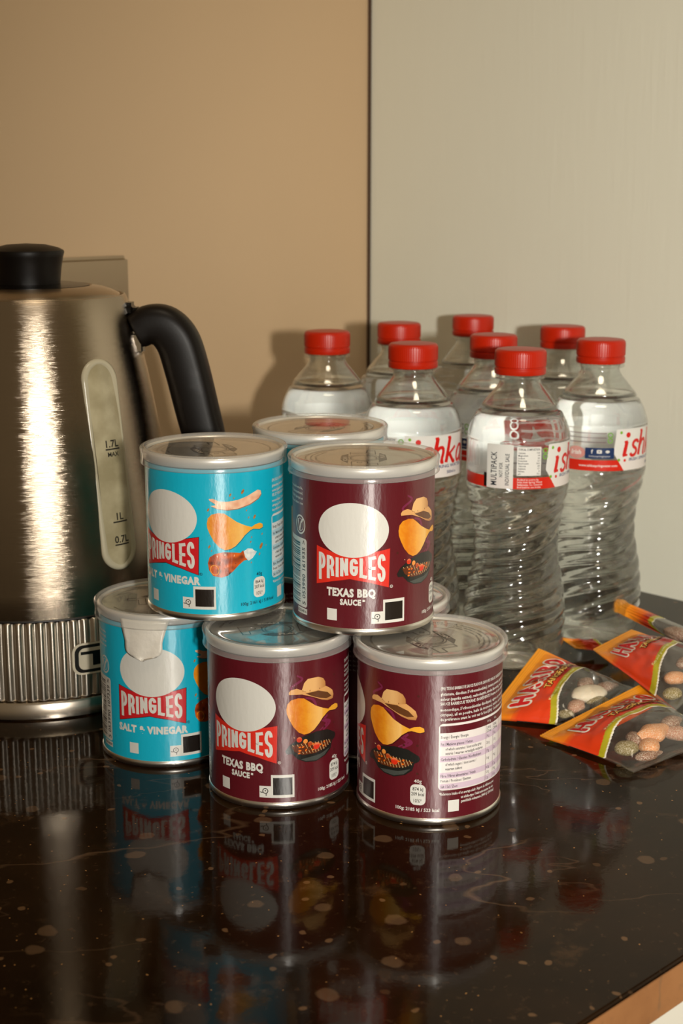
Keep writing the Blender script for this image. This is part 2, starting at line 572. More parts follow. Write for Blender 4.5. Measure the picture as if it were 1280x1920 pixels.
# hand-drawn centre lines for display lettering (unit boxes)
def arc(cx, cyy, rx, ry, a0, a1, n=8):
    return [(cx + rx * cos(radians(a0 + (a1 - a0) * k / n)), cyy + ry * sin(radians(a0 + (a1 - a0) * k / n))) for k in range(n + 1)]
GL = {
 'P': (0.95, [[(0, 0), (0, 1)] , [(0, 1), (.5, 1)] + arc(.5, .73, .5, .27, 90, -90) + [(0, .46)]]),
 'R': (1.0, [[(0, 0), (0, 1)], [(0, 1), (.5, 1)] + arc(.5, .75, .5, .25, 90, -90) + [(0, .5)], [(.5, .5), (.78, .42), (.92, .25), (1, 0)]]),
 'I': (0.0, [[(0, 0), (0, 1)]]),
 'N': (1.0, [[(0, 0), (0, 1)], [(0, 1), (1, 0)], [(1, 0), (1, 1)]]),
 'G': (1.0, [[(1, .74)] + arc(.5, .74, .5, .26, 0, 180) + arc(.5, .26, .5, .26, 180, 360) + [(1, .5)], [(1, .48), (.52, .48)]]),
 'L': (0.8, [[(0, 1), (0, 0)], [(0, 0), (1, 0)]]),
 'E': (0.85, [[(0, 0), (0, 1)], [(0, 1), (1, 1)], [(0, .5), (.9, .5)], [(0, 0), (1, 0)]]),
 'S': (1.0, [arc(.5, .75, .5, .25, 5, 180) + [(.02, .68), (.15, .57), (.5, .5), (.85, .43), (.98, .32)] + arc(.5, .25, .5, .25, 0, -185)]),
 'H': (1.0, [[(0, 0), (0, 1)], [(1, 0), (1, 1)], [(0, .5), (1, .5)]]),
 'A': (1.05, [[(0, 0), (.5, 1)], [(.5, 1), (1, 0)], [(.2, .36), (.8, .36)]]),
 'B': (0.95, [[(0, 0), (0, 1)], [(0, 1), (.5, 1)] + arc(.5, .76, .42, .24, 90, -90) + [(0, .52)], [(0, .52), (.55, .52)] + arc(.55, .26, .45, .26, 90, -90) + [(0, 0)]]),
 'O': (1.1, [arc(.5, .5, .5, .5, 0, 360, 20)]),
}
def lettering(art, word, x0, x1, gap, wid, ybot, ytop, col, layer, pen=None, round_ends=False, step=0.0015):
    """word drawn from x0 to x1 between the curves ybot(x) and ytop(x), stroke width wid"""
    tot = sum(GL[c][0] for c in word)
    nI = len(word)
    cw = ((x1 - x0) - wid - gap * (nI - 1) - wid * (nI - 1)) / tot
    x = x0 + wid / 2
    for ch in word:
        wd, lines = GL[ch]
        for ln in lines:
            pts = []
            fine = []
            for i, p in enumerate(ln):
                fine.append(p)
            for p in fine:
                X = x + p[0] * wd * cw
                lo, hi = ybot(X) + wid / 2, ytop(X) - wid / 2
                pts.append((X, lo + (hi - lo) * p[1]))
            # square stroke ends reach the letter's edge
            if not round_ends and len(pts) == 2:
                d = (Vector(pts[1]) - Vector(pts[0])).normalized() * wid / 2
                pts = [tuple(Vector(pts[0]) - d), tuple(Vector(pts[1]) + d)]
            art.stroke(pts, pen or wid, col, layer, round_ends=round_ends, step=step)
        x += wd * cw + wid + gap

# ------------------------------------------------------------------ the room
COR = Vector((0.0239, 1.301, 0))
DL = Vector((-0.7133, -0.7009, 0))        # along the left wall, towards the camera
DR = Vector((0.7009, -0.7133, 0))         # along the right wall, towards the camera
def room(a, b, z=0.0):
    return COR + DL * a + DR * b + Vector((0, 0, z))
FLOOR_Z = -0.90
bm = bmesh.new(); prism(bm, [room(0, 0), room(2.4, 0), room(2.4, -0.1), room(0, -0.1)], FLOOR_Z, 1.6); struct('wall_left', bm, M['wall_left'])
bm = bmesh.new(); prism(bm, [room(-0.1, -0.1), room(0, -0.1), room(0, 2.4), room(-0.1, 2.4)], FLOOR_Z, 1.6); struct('wall_right', bm, M['wall_right'])
bm = bmesh.new(); prism(bm, [room(-0.1, -0.1), room(2.4, -0.1), room(2.4, 2.4), room(-0.1, 2.4)], FLOOR_Z - 0.05, FLOOR_Z); struct('floor', bm, M['floor'])
bm = bmesh.new(); prism(bm, [room(0, 0), room(0.0022, 0), room(0.0022, 0.0022), room(0, 0.0022)], 0.0, 1.6); struct('gap_shade_1', bm, M['seam'])  # thin dark strip painting the shadow of the gap between the walls

# ------------------------------------------------------------------ worktop and cabinet
DEPTH = 0.622
bm = bmesh.new()
prism(bm, [room(0.0004, 0.0004), room(2.2, 0.0004), room(2.2, DEPTH), room(0.0004, DEPTH)], -0.02, 0.0)
bmesh.ops.bevel(bm, geom=[e for e in bm.edges if all(abs((v.co - COR).dot(DR) - DEPTH) < 1e-4 for v in e.verts)], offset=0.0015, segments=3, affect='EDGES')
wt = tag(obj('worktop', bm, M['stone'], smooth=False), 'dark brown speckled polished stone worktop under everything', 'worktop')
bm = bmesh.new()
prism(bm, [room(0.0006, DEPTH - 0.0008), room(2.2, DEPTH - 0.0008), room(2.2, DEPTH + 0.0006), room(0.0006, DEPTH + 0.0006)], -0.0196, -0.0016)
eb = obj('edge_band', bm, M['stone_edge'], wt, smooth=False)
eb['label'] = 'tan speckled front edge'
cab = thing('base_cabinet', 'white base cabinet below the front edge of the dark worktop', 'cabinet', (0, 0, 0))
bm = bmesh.new(); prism(bm, [room(0.002, 0.02), room(2.2, 0.02), room(2.2, DEPTH - 0.045), room(0.002, DEPTH - 0.045)], FLOOR_Z, -0.0204); obj('carcass', bm, M['cabinet'], cab, smooth=False)
for k in range(3):
    bm = bmesh.new()
    prism(bm, [room(0.004 + 0.6 * k, DEPTH - 0.0445), room(0.6 + 0.6 * k, DEPTH - 0.0445), room(0.6 + 0.6 * k, DEPTH - 0.024), room(0.004 + 0.6 * k, DEPTH - 0.024)], FLOOR_Z + 0.12, -0.024)
    bmesh.ops.bevel(bm, geom=bm.edges[:], offset=0.0015, segments=2, affect='EDGES')
    obj('door', bm, M['cabinet'], cab, smooth=False)

# ------------------------------------------------------------------ wall socket behind the kettle
def wall_box(bm, a0, a1, z0, z1, d0, d1, bev=0.0):
    b2 = bmesh.new()
    prism(b2, [room(a0, d0), room(a1, d0), room(a1, d1), room(a0, d1)], z0, z1)
    if bev:
        bmesh.ops.bevel(b2, geom=b2.edges[:], offset=bev, segments=3, affect='EDGES')
    me = bpy.data.meshes.new('tmp'); b2.to_mesh(me); b2.free(); bm.from_mesh(me); bpy.data.meshes.remove(me)
    return bm
sa = (Vector((-0.164, 1.116, 0)) - COR).dot(DL)
sock = thing('wall_socket', 'brushed metal double wall socket on the tan wall behind the kettle', 'socket', (0, 0, 0))
obj('face_plate', wall_box(bmesh.new(), sa, sa + 0.146, 0.169, 0.2545, 0.0, 0.009, 0.003), M['plate_steel'], sock, smooth='sharp')
for k in (0, 1):
    a = sa + 0.02 + k * 0.078
    obj('rocker_switch', wall_box(bmesh.new(), a + 0.006, a + 0.018, 0.214, 0.230, 0.0085, 0.012, 0.001), M['socket_dark'], sock, smooth=False)
    obj('socket_insert', wall_box(bmesh.new(), a - 0.004, a + 0.034, 0.174, 0.210, 0.0085, 0.0098, 0.0005), M['socket_dark'], sock, smooth=False)

# ------------------------------------------------------------------ kettle
KX, KY = -0.190, 0.897
def to_cam(x, y):
    return atan2(-x, y)                    # azimuth of the camera seen from (x, y); 0 = -Y, + = +X
base = thing('power_base', 'low satin steel power base ring under the kettle', 'kettle base', (KX, KY, 0))
obj('base_plate', lathe([(0, 0.0), (0.086, 0.0), (0.0872, 0.001), (0.0872, 0.0095), (0.0862, 0.0108), (0.084, 0.0112), (0, 0.0112)], 96), M['steel_plain'], base, smooth='sharp')
KZ = 0.0114
ket = thing('kettle', 'brushed steel electric kettle with black handle and ribbed lower band', 'kettle', (KX, KY, KZ))
kprof = [(0.0855, 0.058), (0.0838, 0.085), (0.0810, 0.115), (0.0775, 0.143), (0.0728, 0.172), (0.0672, 0.199), (0.0622, 0.219), (0.0590, 0.2285)]
kfine = sorted([(p.x, p.y) for p in spline([(r, z, 0) for r, z in kprof], 12)], key=lambda q: q[1])
def kr(z):
    for (r0, z0), (r1, z1) in zip(kfine, kfine[1:]):
        if z <= z1:
            return r0 + (r1 - r0) * (z - z0) / (z1 - z0)
    return kfine[-1][0]
sp = [(p.x, p.y) for p in spline([(r, z, 0) for r, z in kprof], 5)]
prof = [(0, 0.0485), (0.0845, 0.0485)] + sp + [(0.0582, 0.2300), (0.0573, 0.2302), (0.0565, 0.2285), (0.0560, 0.226), (0, 0.226)]
obj('steel_body', lathe(prof, 128), M['steel'], ket, smooth='sharp')
# ribbed band: vertical flutes all round
NR = 84
def flute(r, z, a):
    q = (a * NR / (2 * pi)) % 1.0
    return r - 0.0020 * (0.5 + 0.5 * cos(2 * pi * q)) ** 1.6
bp = [(0.080, 0.0006), (0.0866, 0.0006), (0.0872, 0.0016), (0.0872, 0.024), (0.0869, 0.040), (0.0864, 0.0468), (0.0858, 0.0475), (0.080, 0.0478)]
obj('ribbed_band', lathe(bp, NR * 8, flute), M['ribbed_steel'], ket)
obj('band_seam', lathe([(0.0835, 0.0470), (0.0850, 0.0472), (0.0850, 0.0488), (0.0835, 0.049)], 96), M['socket_dark'], ket)
lid = obj('lid', lathe([(0.0, 0.2262), (0.0552, 0.2262), (0.0556, 0.229), (0.0548, 0.2305), (0.050, 0.2330), (0.044, 0.2347), (0.0385, 0.2355), (0.0378, 0.2345), (0.0, 0.2345)], 96), M['steel'], ket, smooth='sharp')
obj('lid_disc', lathe([(0, 0.2346), (0.0368, 0.2346), (0.0368, 0.2356), (0.030, 0.2366), (0.0, 0.237)], 80), M['black_gloss'], lid, smooth='sharp')
obj('lid_knob', lathe([(0, 0.2367), (0.0196, 0.2367), (0.0199, 0.240), (0.0206, 0.246), (0.0218, 0.2525), (0.0226, 0.2553), (0.0222, 0.2564), (0.0190, 0.2580), (0.012, 0.2597), (0, 0.2605)], 80), M['black_plastic'], lid, smooth='sharp')
# handle
HA = radians(88)
def kp(r, z, az, off=0.0):
    return Vector((r * sin(az) + off * cos(az), -r * cos(az) + off * sin(az), z))
path = spline([(0.066, 0, 0.2085), (0.074, 0, 0.2120), (0.083, 0, 0.2105), (0.0905, 0, 0.2020), (0.0955, 0, 0.186), (0.1015, 0, 0.160), (0.1065, 0, 0.138), (0.1075, 0, 0.124), (0.1035, 0, 0.1145), (0.094, 0, 0.1105), (0.080, 0, 0.110)], 6)
bm = bmesh.new()
rings = []
n = len(path)
for i, p in enumerate(path):
    t = (path[min(i + 1, n - 1)] - path[max(i - 1, 0)]).normalized()
    nr = Vector((-t.z, 0, t.x))
    q = i / (n - 1)
    hw = 0.0112 + 0.0022 * sin(pi * min(1, q * 1.3))
    hd = 0.0125
    ring = []
    for k in range(24):
        a = 2 * pi * k / 24
        ca, sa_ = cos(a), sin(a)
        e = 0.62
        x = hw * (abs(ca) ** e) * (1 if ca >= 0 else -1)
        y = hd * (abs(sa_) ** e) * (1 if sa_ >= 0 else -1)
        c = p + nr * x
        ring.append(bm.verts.new(kp(c.x, c.z, HA, y)))
    rings.append(ring)
for a, b in zip(rings, rings[1:]):
    for k in range(24):
        bm.faces.new((a[k], a[(k + 1) % 24], b[(k + 1) % 24], b[k]))
bm.faces.new(rings[0]); bm.faces.new(list(reversed(rings[-1])))
bmesh.ops.recalc_face_normals(bm, faces=bm.faces[:])
hd_o = obj('handle', bm, M['black_plastic'], ket)
bm = bmesh.new()
for sgn in (1,):
    prism(bm, [kp(0.0585, 0, HA, -0.0095), kp(0.0715, 0, HA, -0.0095), kp(0.0715, 0, HA, 0.0095), kp(0.0585, 0, HA, 0.0095)], 0.1945, 0.2085)
bmesh.ops.bevel(bm, geom=bm.edges[:], offset=0.002, segments=3, affect='EDGES')
obj('handle_collar', bm, M['chrome'], hd_o, smooth='sharp')
bm = bmesh.new()
prism(bm, [kp(0.0560, 0, HA, -0.008), kp(0.0665, 0, HA, -0.008), kp(0.0665, 0, HA, 0.008), kp(0.0560, 0, HA, 0.008)], 0.2165, 0.2255)
bmesh.ops.bevel(bm, geom=bm.edges[:], offset=0.003, segments=3, affect='EDGES')
obj('lid_release_button', bm, M['black_gloss'], ket, smooth='sharp')
# water gauge on the flank
GA = to_cam(KX, KY) + radians(33.2)
gz0, gz1, ghw = 0.0735, 0.1965, 0.0122
def gauge_sheet(inset, bulge, off, nseg=28):
    """capsule-shaped raised strip following the kettle flank"""
    bm = bmesh.new()
    hw = ghw - inset
    z0, z1 = gz0 + ghw, gz1 - ghw
    rows = []
    for k in range(nseg * 2 + 2):
        if k <= nseg:
            a = pi + pi * k / nseg; cx, cz = 0, z0
        else:
            a = pi * (k - nseg - 1) / nseg; cx, cz = 0, z1
        rows.append((cx + hw * cos(a), cz + hw * sin(a)))
    def P(x, z, o):
        r = kr(z) + o
        az = GA + x / kr(z)
        return Vector((r * sin(az), -r * cos(az), z))
    N = len(rows)
    levels = [(1.0, -0.002), (1.0, off), (0.93, off + bulge * 0.8), (0.82, off + bulge)]
    vs = []
    for s, o in levels:
        vs.append([bm.verts.new(P(x * s, (z0 + z1) / 2 + (z - (z0 + z1) / 2) * (1 - (1 - s) * hw / ((z1 - z0) / 2 + hw)), o)) for x, z in rows])
    for a, b in zip(vs, vs[1:]):
        for k in range(N):
            bm.faces.new((a[k], a[(k + 1) % N], b[(k + 1) % N], b[k]))
    return bm, vs[-1], P, hw
bm, top, P, hw = gauge_sheet(0, 0.0009, 0.0007)
fr = bm
# frame keeps an open middle: inner wall drops down
inner = [bm.verts.new(v.co * 1.0) for v in top]
ctr = [(v.co) for v in top]
for k, v in enumerate(inner):
    q = top[k].co
    az = atan2(q.x, -q.y)
    zc = min(max(q.z, gz0 + ghw), gz1 - ghw)
    d = az - GA
    zz = zc + (q.z - zc) * 0.80
    a2 = GA + d * 0.80
    r = kr(zz) + 0.0002
    v.co = Vector((r * sin(a2), -r * cos(a2), zz))
N = len(top)
for k in range(N):
    bm.faces.new((top[k], top[(k + 1) % N], inner[(k + 1) % N], inner[k]))
gf = obj('water_gauge', bm, M['gauge_frame'], ket)
bm = bmesh.new()
nx, nz = 8, 40
hw2 = ghw * 0.80
vg = []
for j in range(nz + 1):
    z = gz0 + ghw * 0.25 + (gz1 - gz0 - ghw * 0.5) * j / nz
    zc = min(max(z, gz0 + ghw), gz1 - ghw)
    half = sqrt(max(1e-9, hw2 ** 2 - (z - zc) ** 2)) if abs(z - zc) < hw2 else 0.0005
    row = []
    for i in range(nx + 1):
        u = -1 + 2 * i / nx
        r = kr(z) + 0.0004 + 0.0008 * (1 - u * u)
        az = GA + u * half / kr(z)
        row.append(bm.verts.new((r * sin(az), -r * cos(az), z)))
    vg.append(row)
for j in range(nz):
    for i in range(nx):
        bm.faces.new((vg[j][i], vg[j][i + 1], vg[j + 1][i + 1], vg[j + 1][i]))
gs = obj('gauge_strip', bm, M['gauge'], gf)
def gmap(x, z, l):
    u = x / hw2
    r = kr(z) + 0.0004 + 0.0008 * (1 - u * u) + 0.00008
    az = GA + x / kr(z)
    return (r * sin(az), -r * cos(az), z)
ink = lin(26, 22, 18)
for z, s, s2 in ((0.1445, '1.7L', 'MAX'), (0.1020, '1L', None), (0.0885, '0.7L', None)):
    art = Art()
    art.text(s, 0.0015, z + 0.0012, 0.0042, ink, 1, align='C', bold=0.02)
    art.rect(-0.0035, z - 0.0004, 0.0065, z + 0.0004, ink, 1, step=0.002)
    if s2:
        art.text(s2, 0.0015, z - 0.0042, 0.0026, ink, 1, align='C', bold=0.02)
    art.build(gmap, 'gauge_marking', M['gauge_print'], gf, smooth=False)
# maker's badge on the ribbed band
art = Art()
def bmap(x, z, l):
    r = 0.0876 + l * 0.00035
    az = GA + x / 0.0872
    return (r * sin(az), -r * cos(az), z + 0.024)
silver = lin(196, 186, 166)
art.rrect(-0.0350, -0.0096, 0.0350, 0.0096, 0.0055, lin(205, 194, 172), 0, step=0.0015)
art.rrect(-0.0336, -0.0084, 0.0336, 0.0084, 0.0048, lin(24, 18, 14), 0.25, step=0.0015)
art.rrect(-0.0312, -0.0066, 0.0312, 0.0066, 0.0036, lin(196, 186, 166), 0.5, step=0.0015)
art.text('Tefal', 0, -0.0040, 0.0085, lin(18, 14, 12), 0.8, width=0.060, align='C', bold=0.035, step=0.0015)
bd = art.build(bmap, 'badge', mat_print('badge_enamel', 0.3, 0.5, None), ket, smooth=False)

# ------------------------------------------------------------------ snack tubs
RB = 0.0364           # body radius
CAN_H = 0.0866
DEG = pi / 180 * RB   # arc length of one degree
class Inv:
    """reads a point off a close-up of the photograph and returns (arc, height) on the tub"""
    def __init__(s, ax, r, bot, mm, rot):
        s.ax, s.r, s.bot, s.mm, s.rot = ax, r, bot, mm, rot
    def __call__(s, x, y):
        t = asin(max(-1, min(1, (x - s.ax) / s.r)))
        z = (s.bot - y) / s.mm * 0.001 - RB * (1 - cos(t)) * 0.27
        return ((math.degrees(t) + s.rot) * DEG, z)
    def pts(s, l):
        return [s(x, y) for x, y in l]
iE = Inv(606, 501, 1645, 13.86, 8.2)
iD = Inv(632, 529, 1693, 14.70, 43.0)
iC = Inv(644, 526, 1738, 13.93, 88.7)

WHITE = lin(212, 210, 202); BLACK = lin(24, 17, 13)
def quad3(p0, p1, p2):
    (x0, y0), (x1, y1), (x2, y2) = p0, p1, p2
    return lambda x: y0 * (x - x1) * (x - x2) / ((x0 - x1) * (x0 - x2)) + y1 * (x - x0) * (x - x2) / ((x1 - x0) * (x1 - x2)) + y2 * (x - x0) * (x - x1) / ((x2 - x0) * (x2 - x1))
def lin2(p0, p1, p2):
    def f(x):
        a, b = (p0, p1) if x < p1[0] else (p1, p2)
        return a[1] + (b[1] - a[1]) * (x - a[0]) / (b[0] - a[0])
    return f

def tub_art(kind):
    bbq = kind == 'bbq'
    A = Art()
    BASE = lin(88, 15, 27) if bbq else lin(8, 174, 202)
    RED = lin(214, 44, 30) if bbq else lin(196, 26, 34)
    DK = WHITE if bbq else lin(14, 40, 60)
    z0, z1 = 0.0034, 0.0796
    n = 140
    vs = []
    for k in range(n + 1):
        s = -pi * RB + 2 * pi * RB * k / n
        vs += [(s, z0), (s, z1)]
    A.add(vs, [[2 * k, 2 * k + 2, 2 * k + 3, 2 * k + 1] for k in range(n)], BASE, 0)
    # spiral seam of the paper tube: a thin darker line
    A.stroke([(-0.04 + 0.004 * k, 0.004 + 0.0026 * k) for k in range(27)], 0.00022, [c * 0.75 for c in BASE], 0.6)
    # red bow-tie with its dark keyline and the blank white oval of the logo
    bow = iE.pts([(288, 993), (410, 1050), (540, 1075), (660, 1050), (787, 1018), (780, 1293), (650, 1260), (515, 1235), (400, 1250), (286, 1266)])
    A.poly([(x + (0.0003 if x > -0.004 else -0.0003), y + (0.0003 if i < 5 else -0.0003)) for i, (x, y) in enumerate(bow)], BLACK if not bbq else lin(110, 14, 22), 0.8, step=0.0015)
    A.poly(bow, RED, 1, step=0.0015)
    ocx, ocz = iE(537, 892)
    A.ellipse(-0.0003, 0.0541, 0.0183, 0.0138, WHITE, 2, step=0.0015, n=64)
    top = quad3(iE(305, 1037), iE(540, 1092), iE(752, 1050))
    bot = lin2(iE(303, 1236), iE(515, 1206), iE(756, 1258))
    lettering(A, 'PRINGLES', iE(303, 1100)[0], iE(757, 1100)[0], 0.00075, 0.00165, bot, top, WHITE, 3)
    rx, rz = iE(798, 1285)
    A.ring(rx, rz, 0.00062, 0.00080, DK if bbq else BLACK, 3, n=20); A.text('R', rx, rz - 0.0004, 0.0009, DK if bbq else BLACK, 3, align='C', bold=0.01)
    if bbq:
        A.text('TEXAS BBQ', iE(357, 1340)[0], 0.0203, 0.0040, WHITE, 3, width=iE(690, 1340)[0] - iE(357, 1340)[0], bold=0.055, space=1.12, step=0.0015)
        A.text('SAUCE', iE(447, 1395)[0], 0.0160, 0.0029, WHITE, 3, width=iE(592, 1395)[0] - iE(447, 1395)[0], bold=0.055, space=1.12, step=0.0015)
        x, z = iE(610, 1390); A.rect(x - 0.0006, 0.0178, x + 0.0006, 0.0189, WHITE, 3)
    else:
        A.text('SALT & VINEGAR', -0.0206, 0.0196, 0.0039, WHITE, 3, width=0.0398, bold=0.06, space=1.12, step=0.0015)
    # plain patches where codes are printed (codes themselves left out)
    A.rect(-0.0136, 0.0074, -0.0082, 0.0134, WHITE, 1, step=0.0015)
    A.rect(24.0 * DEG, 0.0064, 42.5 * DEG, 0.0186, WHITE, 1, step=0.0015)
    A.rect(14.6 * DEG, 0.0064, 24.1 * DEG, 0.0126, WHITE, 1, step=0.0015)
    A.rect(25.6 * DEG, 0.0079, 40.9 * DEG, 0.0171, BLACK, 1.6, step=0.0015)
    lx, lz = 19.4 * DEG, 0.0100
    A.ring(lx, lz, 0.0011, 0.0015, BLACK, 2, n=24); A.ellipse(lx, lz + 0.0001, 0.00035, 0.00035, BLACK, 2, n=14)
    A.stroke([(lx - 0.0027, lz - 0.0006), (lx - 0.0018, lz - 0.0009), (lx - 0.0011, lz - 0.0007)], 0.0004, BLACK, 2)
    A.stroke([(lx + 0.0004, lz - 0.0013), (lx + 0.0004, lz - 0.0026)], 0.0004, BLACK, 2)
    # curved potato crisp
    chip = [(570, 930), (578, 890), (605, 862), (655, 851), (700, 856), (740, 884), (790, 920), (850, 946), (900, 960), (930, 938), (962, 926), (984, 934), (986, 958), (962, 974), (912, 973), (890, 985), (850, 1022), (820, 1062), (780, 1106), (740, 1130), (700, 1136), (660, 1116), (620, 1070), (590, 1010), (573, 965)]
    cp = iD.pts(chip)
    cmx = sum(p[0] for p in cp) / len(cp); cmz = sum(p[1] for p in cp) / len(cp)
    if bbq:
        cp = [(x + 0.0002, z + 0.0012) for x, z in cp]
    oc, yc, pc = lin(214, 120, 12), lin(232, 164, 44), lin(238, 192, 116)
    def chipcol(x, z):
        u = (x - cp[0][0]) / 0.0245
        v = noise.noise((x * 1500, z * 1500, 2)) * 0.3 + noise.noise((x * 300, z * 300, 7)) * 0.3
        c = mix(oc, yc, abs(u - 0.22) * 2.2 + v)
        return mix(c, pc, (u - 0.42) * 2.2 if u < 0.78 else (0.9 - u) * 3)
    A.poly([(x + 0.0003, z - 0.0004) for x, z in cp], [c * 0.45 for c in BASE], 1.4, step=0.0015)
    A.poly(cp, chipcol, 2, step=0.0009, stepy=0.0009)
    if bbq:
        # smoke wisps
        sm = lin(116, 32, 66)
        for pts, wd in (([(280, 720), (310, 760), (250, 800), (300, 850)], 0.0012), ([(330, 900), (380, 930), (400, 990), (360, 1010)], 0.0014), ([(500, 1080), (470, 1110), (520, 1140), (460, 1180)], 0.0018), ([(440, 1100), (490, 1140), (430, 1175)], 0.0010)):
            q = [(p.x, p.y) for p in spline([(*iC(x, y), 0) for x, y in pts], 6)]
            A.stroke(q, lambda t, wd=wd: wd * (0.35 + 0.65 * sin(pi * (0.1 + 0.8 * t))), sm, 1.2)
        # straw hat
        hat_b = iC.pts([(240, 830), (250, 815), (280, 815), (310, 838), (330, 858), (420, 845), (480, 862), (520, 890), (550, 915), (562, 950), (552, 978), (500, 975), (450, 955), (380, 910), (310, 868), (262, 852), (242, 846)])
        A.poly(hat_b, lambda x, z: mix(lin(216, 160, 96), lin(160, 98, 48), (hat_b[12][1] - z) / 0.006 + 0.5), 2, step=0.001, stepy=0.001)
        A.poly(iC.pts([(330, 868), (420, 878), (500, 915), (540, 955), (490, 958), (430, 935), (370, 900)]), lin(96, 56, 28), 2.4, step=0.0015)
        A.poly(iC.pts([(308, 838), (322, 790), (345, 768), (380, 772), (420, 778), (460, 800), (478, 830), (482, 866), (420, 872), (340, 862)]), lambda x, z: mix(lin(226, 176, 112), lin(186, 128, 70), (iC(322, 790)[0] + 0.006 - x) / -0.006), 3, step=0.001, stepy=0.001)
        A.stroke(iC.pts([(312, 842), (360, 858), (430, 866), (481, 860)]), 0.0007, lin(150, 96, 48), 3.3)
        # kettle grill with skewer
        A.poly(iC.pts([(240, 1215), (300, 1178), (400, 1172), (500, 1190), (575, 1235), (585, 1255), (575, 1275), (545, 1290), (530, 1340), (480, 1375), (400, 1392), (330, 1372), (285, 1335), (255, 1285), (228, 1275), (222, 1250)]), lin(26, 26, 24), 2, step=0.0015)
        A.poly(iC.pts([(300, 1340), (330, 1365), (400, 1384), (470, 1370), (520, 1330), (430, 1350), (360, 1345)]), lin(66, 70, 66), 2.3, step=0.0015)
        A.poly(iC.pts([(250, 1225), (330, 1222), (430, 1260), (540, 1280), (490, 1312), (400, 1330), (310, 1312), (265, 1270)]), lin(92, 40, 14), 2.5, step=0.0015)
        for k in range(12):
            x = 256 + k * 23
            A.stroke(iC.pts([(x, 1218 + k * 4.5), (x + 40 - k * 2, 1300 + min(k, 5) * 5 - max(0, k - 8) * 8)]), 0.00028, lin(200, 170, 120), 3)
        for k in range(16):
            a, b = random.random(), random.random()
            A.ellipse(*iC(280 + 230 * a, 1245 + 55 * b + 18 * a), 0.0007, 0.0004, lin(232, 110, 24), 3.1, n=8, rot=random.random())
        A.stroke(iC.pts([(262, 1165), (470, 1320)]), 0.0003, lin(220, 190, 140), 3.2)
        for x, y, rr, cc in ((292, 1193, 20, (206, 52, 22)), (328, 1218, 17, (226, 140, 60)), (358, 1246, 17, (176, 66, 24)), (404, 1280, 26, (214, 46, 20))):
            X, Z = iC(x, y)
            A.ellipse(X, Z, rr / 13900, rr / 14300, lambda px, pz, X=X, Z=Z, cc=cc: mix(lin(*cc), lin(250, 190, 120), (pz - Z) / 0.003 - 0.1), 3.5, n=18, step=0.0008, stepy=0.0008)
        for x, y in ((568, 808), (470, 1160), (565, 1160), (566, 1362), (225, 1100)):
            A.ellipse(*iC(x, y), 0.0007, 0.0006, lin(70, 24, 20), 2, n=8)
    else:
        # curved slice
        sl = iD.pts([(588, 742), (620, 742), (660, 762), (720, 766), (800, 752), (870, 722), (920, 690), (950, 670), (972, 675), (976, 700), (955, 735), (890, 782), (800, 818), (720, 828), (650, 818), (600, 796), (640, 790), (625, 775), (590, 752)])
        A.poly([(x + 0.0003, z - 0.0004) for x, z in sl], lin(150, 110, 84), 1.4, step=0.0015)
        A.poly(sl, lambda x, z: mix(lin(238, 196, 162), lin(222, 160, 126), noise.noise((x * 400, z * 400, 0)) + 0.4), 2, step=0.001, stepy=0.001)
        # vinegar bottle
        bt = iD.pts([(572, 1235), (585, 1190), (625, 1165), (690, 1152), (760, 1156), (815, 1160), (835, 1140), (860, 1190), (868, 1214), (840, 1220), (800, 1255), (760, 1300), (720, 1335), (670, 1350), (610, 1335), (580, 1290)])
        A.poly(bt, lambda x, z: mix(mix(lin(150, 54, 12), lin(216, 98, 20), 0.5 + noise.noise((x * 330, z * 330, 3))), lin(70, 20, 6), (abs(noise.noise((x * 260, z * 260, 9))) * 2.2 - 0.35)), 2, step=0.0007, stepy=0.0007)
        A.ellipse(*iD(622, 1290), 0.0022, 0.0028, lin(240, 160, 30), 2.4, n=20, rot=0.4)
        A.stroke(iD.pts([(640, 1185), (700, 1172), (770, 1180)]), 0.0010, lin(236, 190, 150), 2.4)
        A.stroke(iD.pts([(650, 1330), (720, 1300), (780, 1240)]), 0.0007, lin(120, 30, 8), 2.5)
        A.poly(iD.pts([(838, 1148), (870, 1125), (905, 1128), (915, 1140), (938, 1150), (925, 1172), (905, 1200), (875, 1222), (850, 1195)]), lambda x, z: mix(lin(226, 226, 220), lin(176, 190, 194), noise.noise((x * 700, z * 700, 1)) + 0.3), 2.6, step=0.001, stepy=0.001)
        for x, y, rr in ((838, 688, 20), (745, 715, 14), (772, 737, 8), (582, 825, 14), (865, 832, 8), (924, 880, 18), (880, 886, 9), (980, 1012, 9), (900, 1038, 8), (893, 1075, 9), (585, 1108, 14), (602, 1140, 8), (972, 1105, 26), (958, 1170, 12), (895, 1236, 8), (1010, 1100, 6)):
            A.ellipse(*iD(x, y), rr * 0.5 / 14700, rr / 14700, lambda px, pz: mix(lin(196, 130, 60), lin(110, 70, 34), noise.noise((px * 2500, pz * 2500, 0)) + 0.4), 2, n=12, rot=-0.5, step=0.0006)
    # weight and energy flash
    g = 80.7 * DEG
    A.text('40g', g, 0.0222, 0.0019, DK, 2, align='C', bold=0.01)
    A.rrect(74.8 * DEG, 0.0106, 86.8 * DEG, 0.0214, 0.0026, WHITE, 1.4, step=0.0015)
    en = (('874 kJ', '209 kcal'), '100g: 2185 kJ / 523 kcal') if bbq else (('864 kJ', '207 kcal'), '100g: 2161 kJ / 518 kcal')
    A.text(en[0][0], g, 0.0181, 0.0018, BLACK, 2, width=0.0052, align='C', bold=0.01)
    A.text(en[0][1], g, 0.0155, 0.0018, BLACK, 2, width=0.0064, align='C', bold=0.01)
    A.text('10%*', g, 0.0119, 0.0020, BLACK, 2, width=0.0040, align='C', bold=0.0)
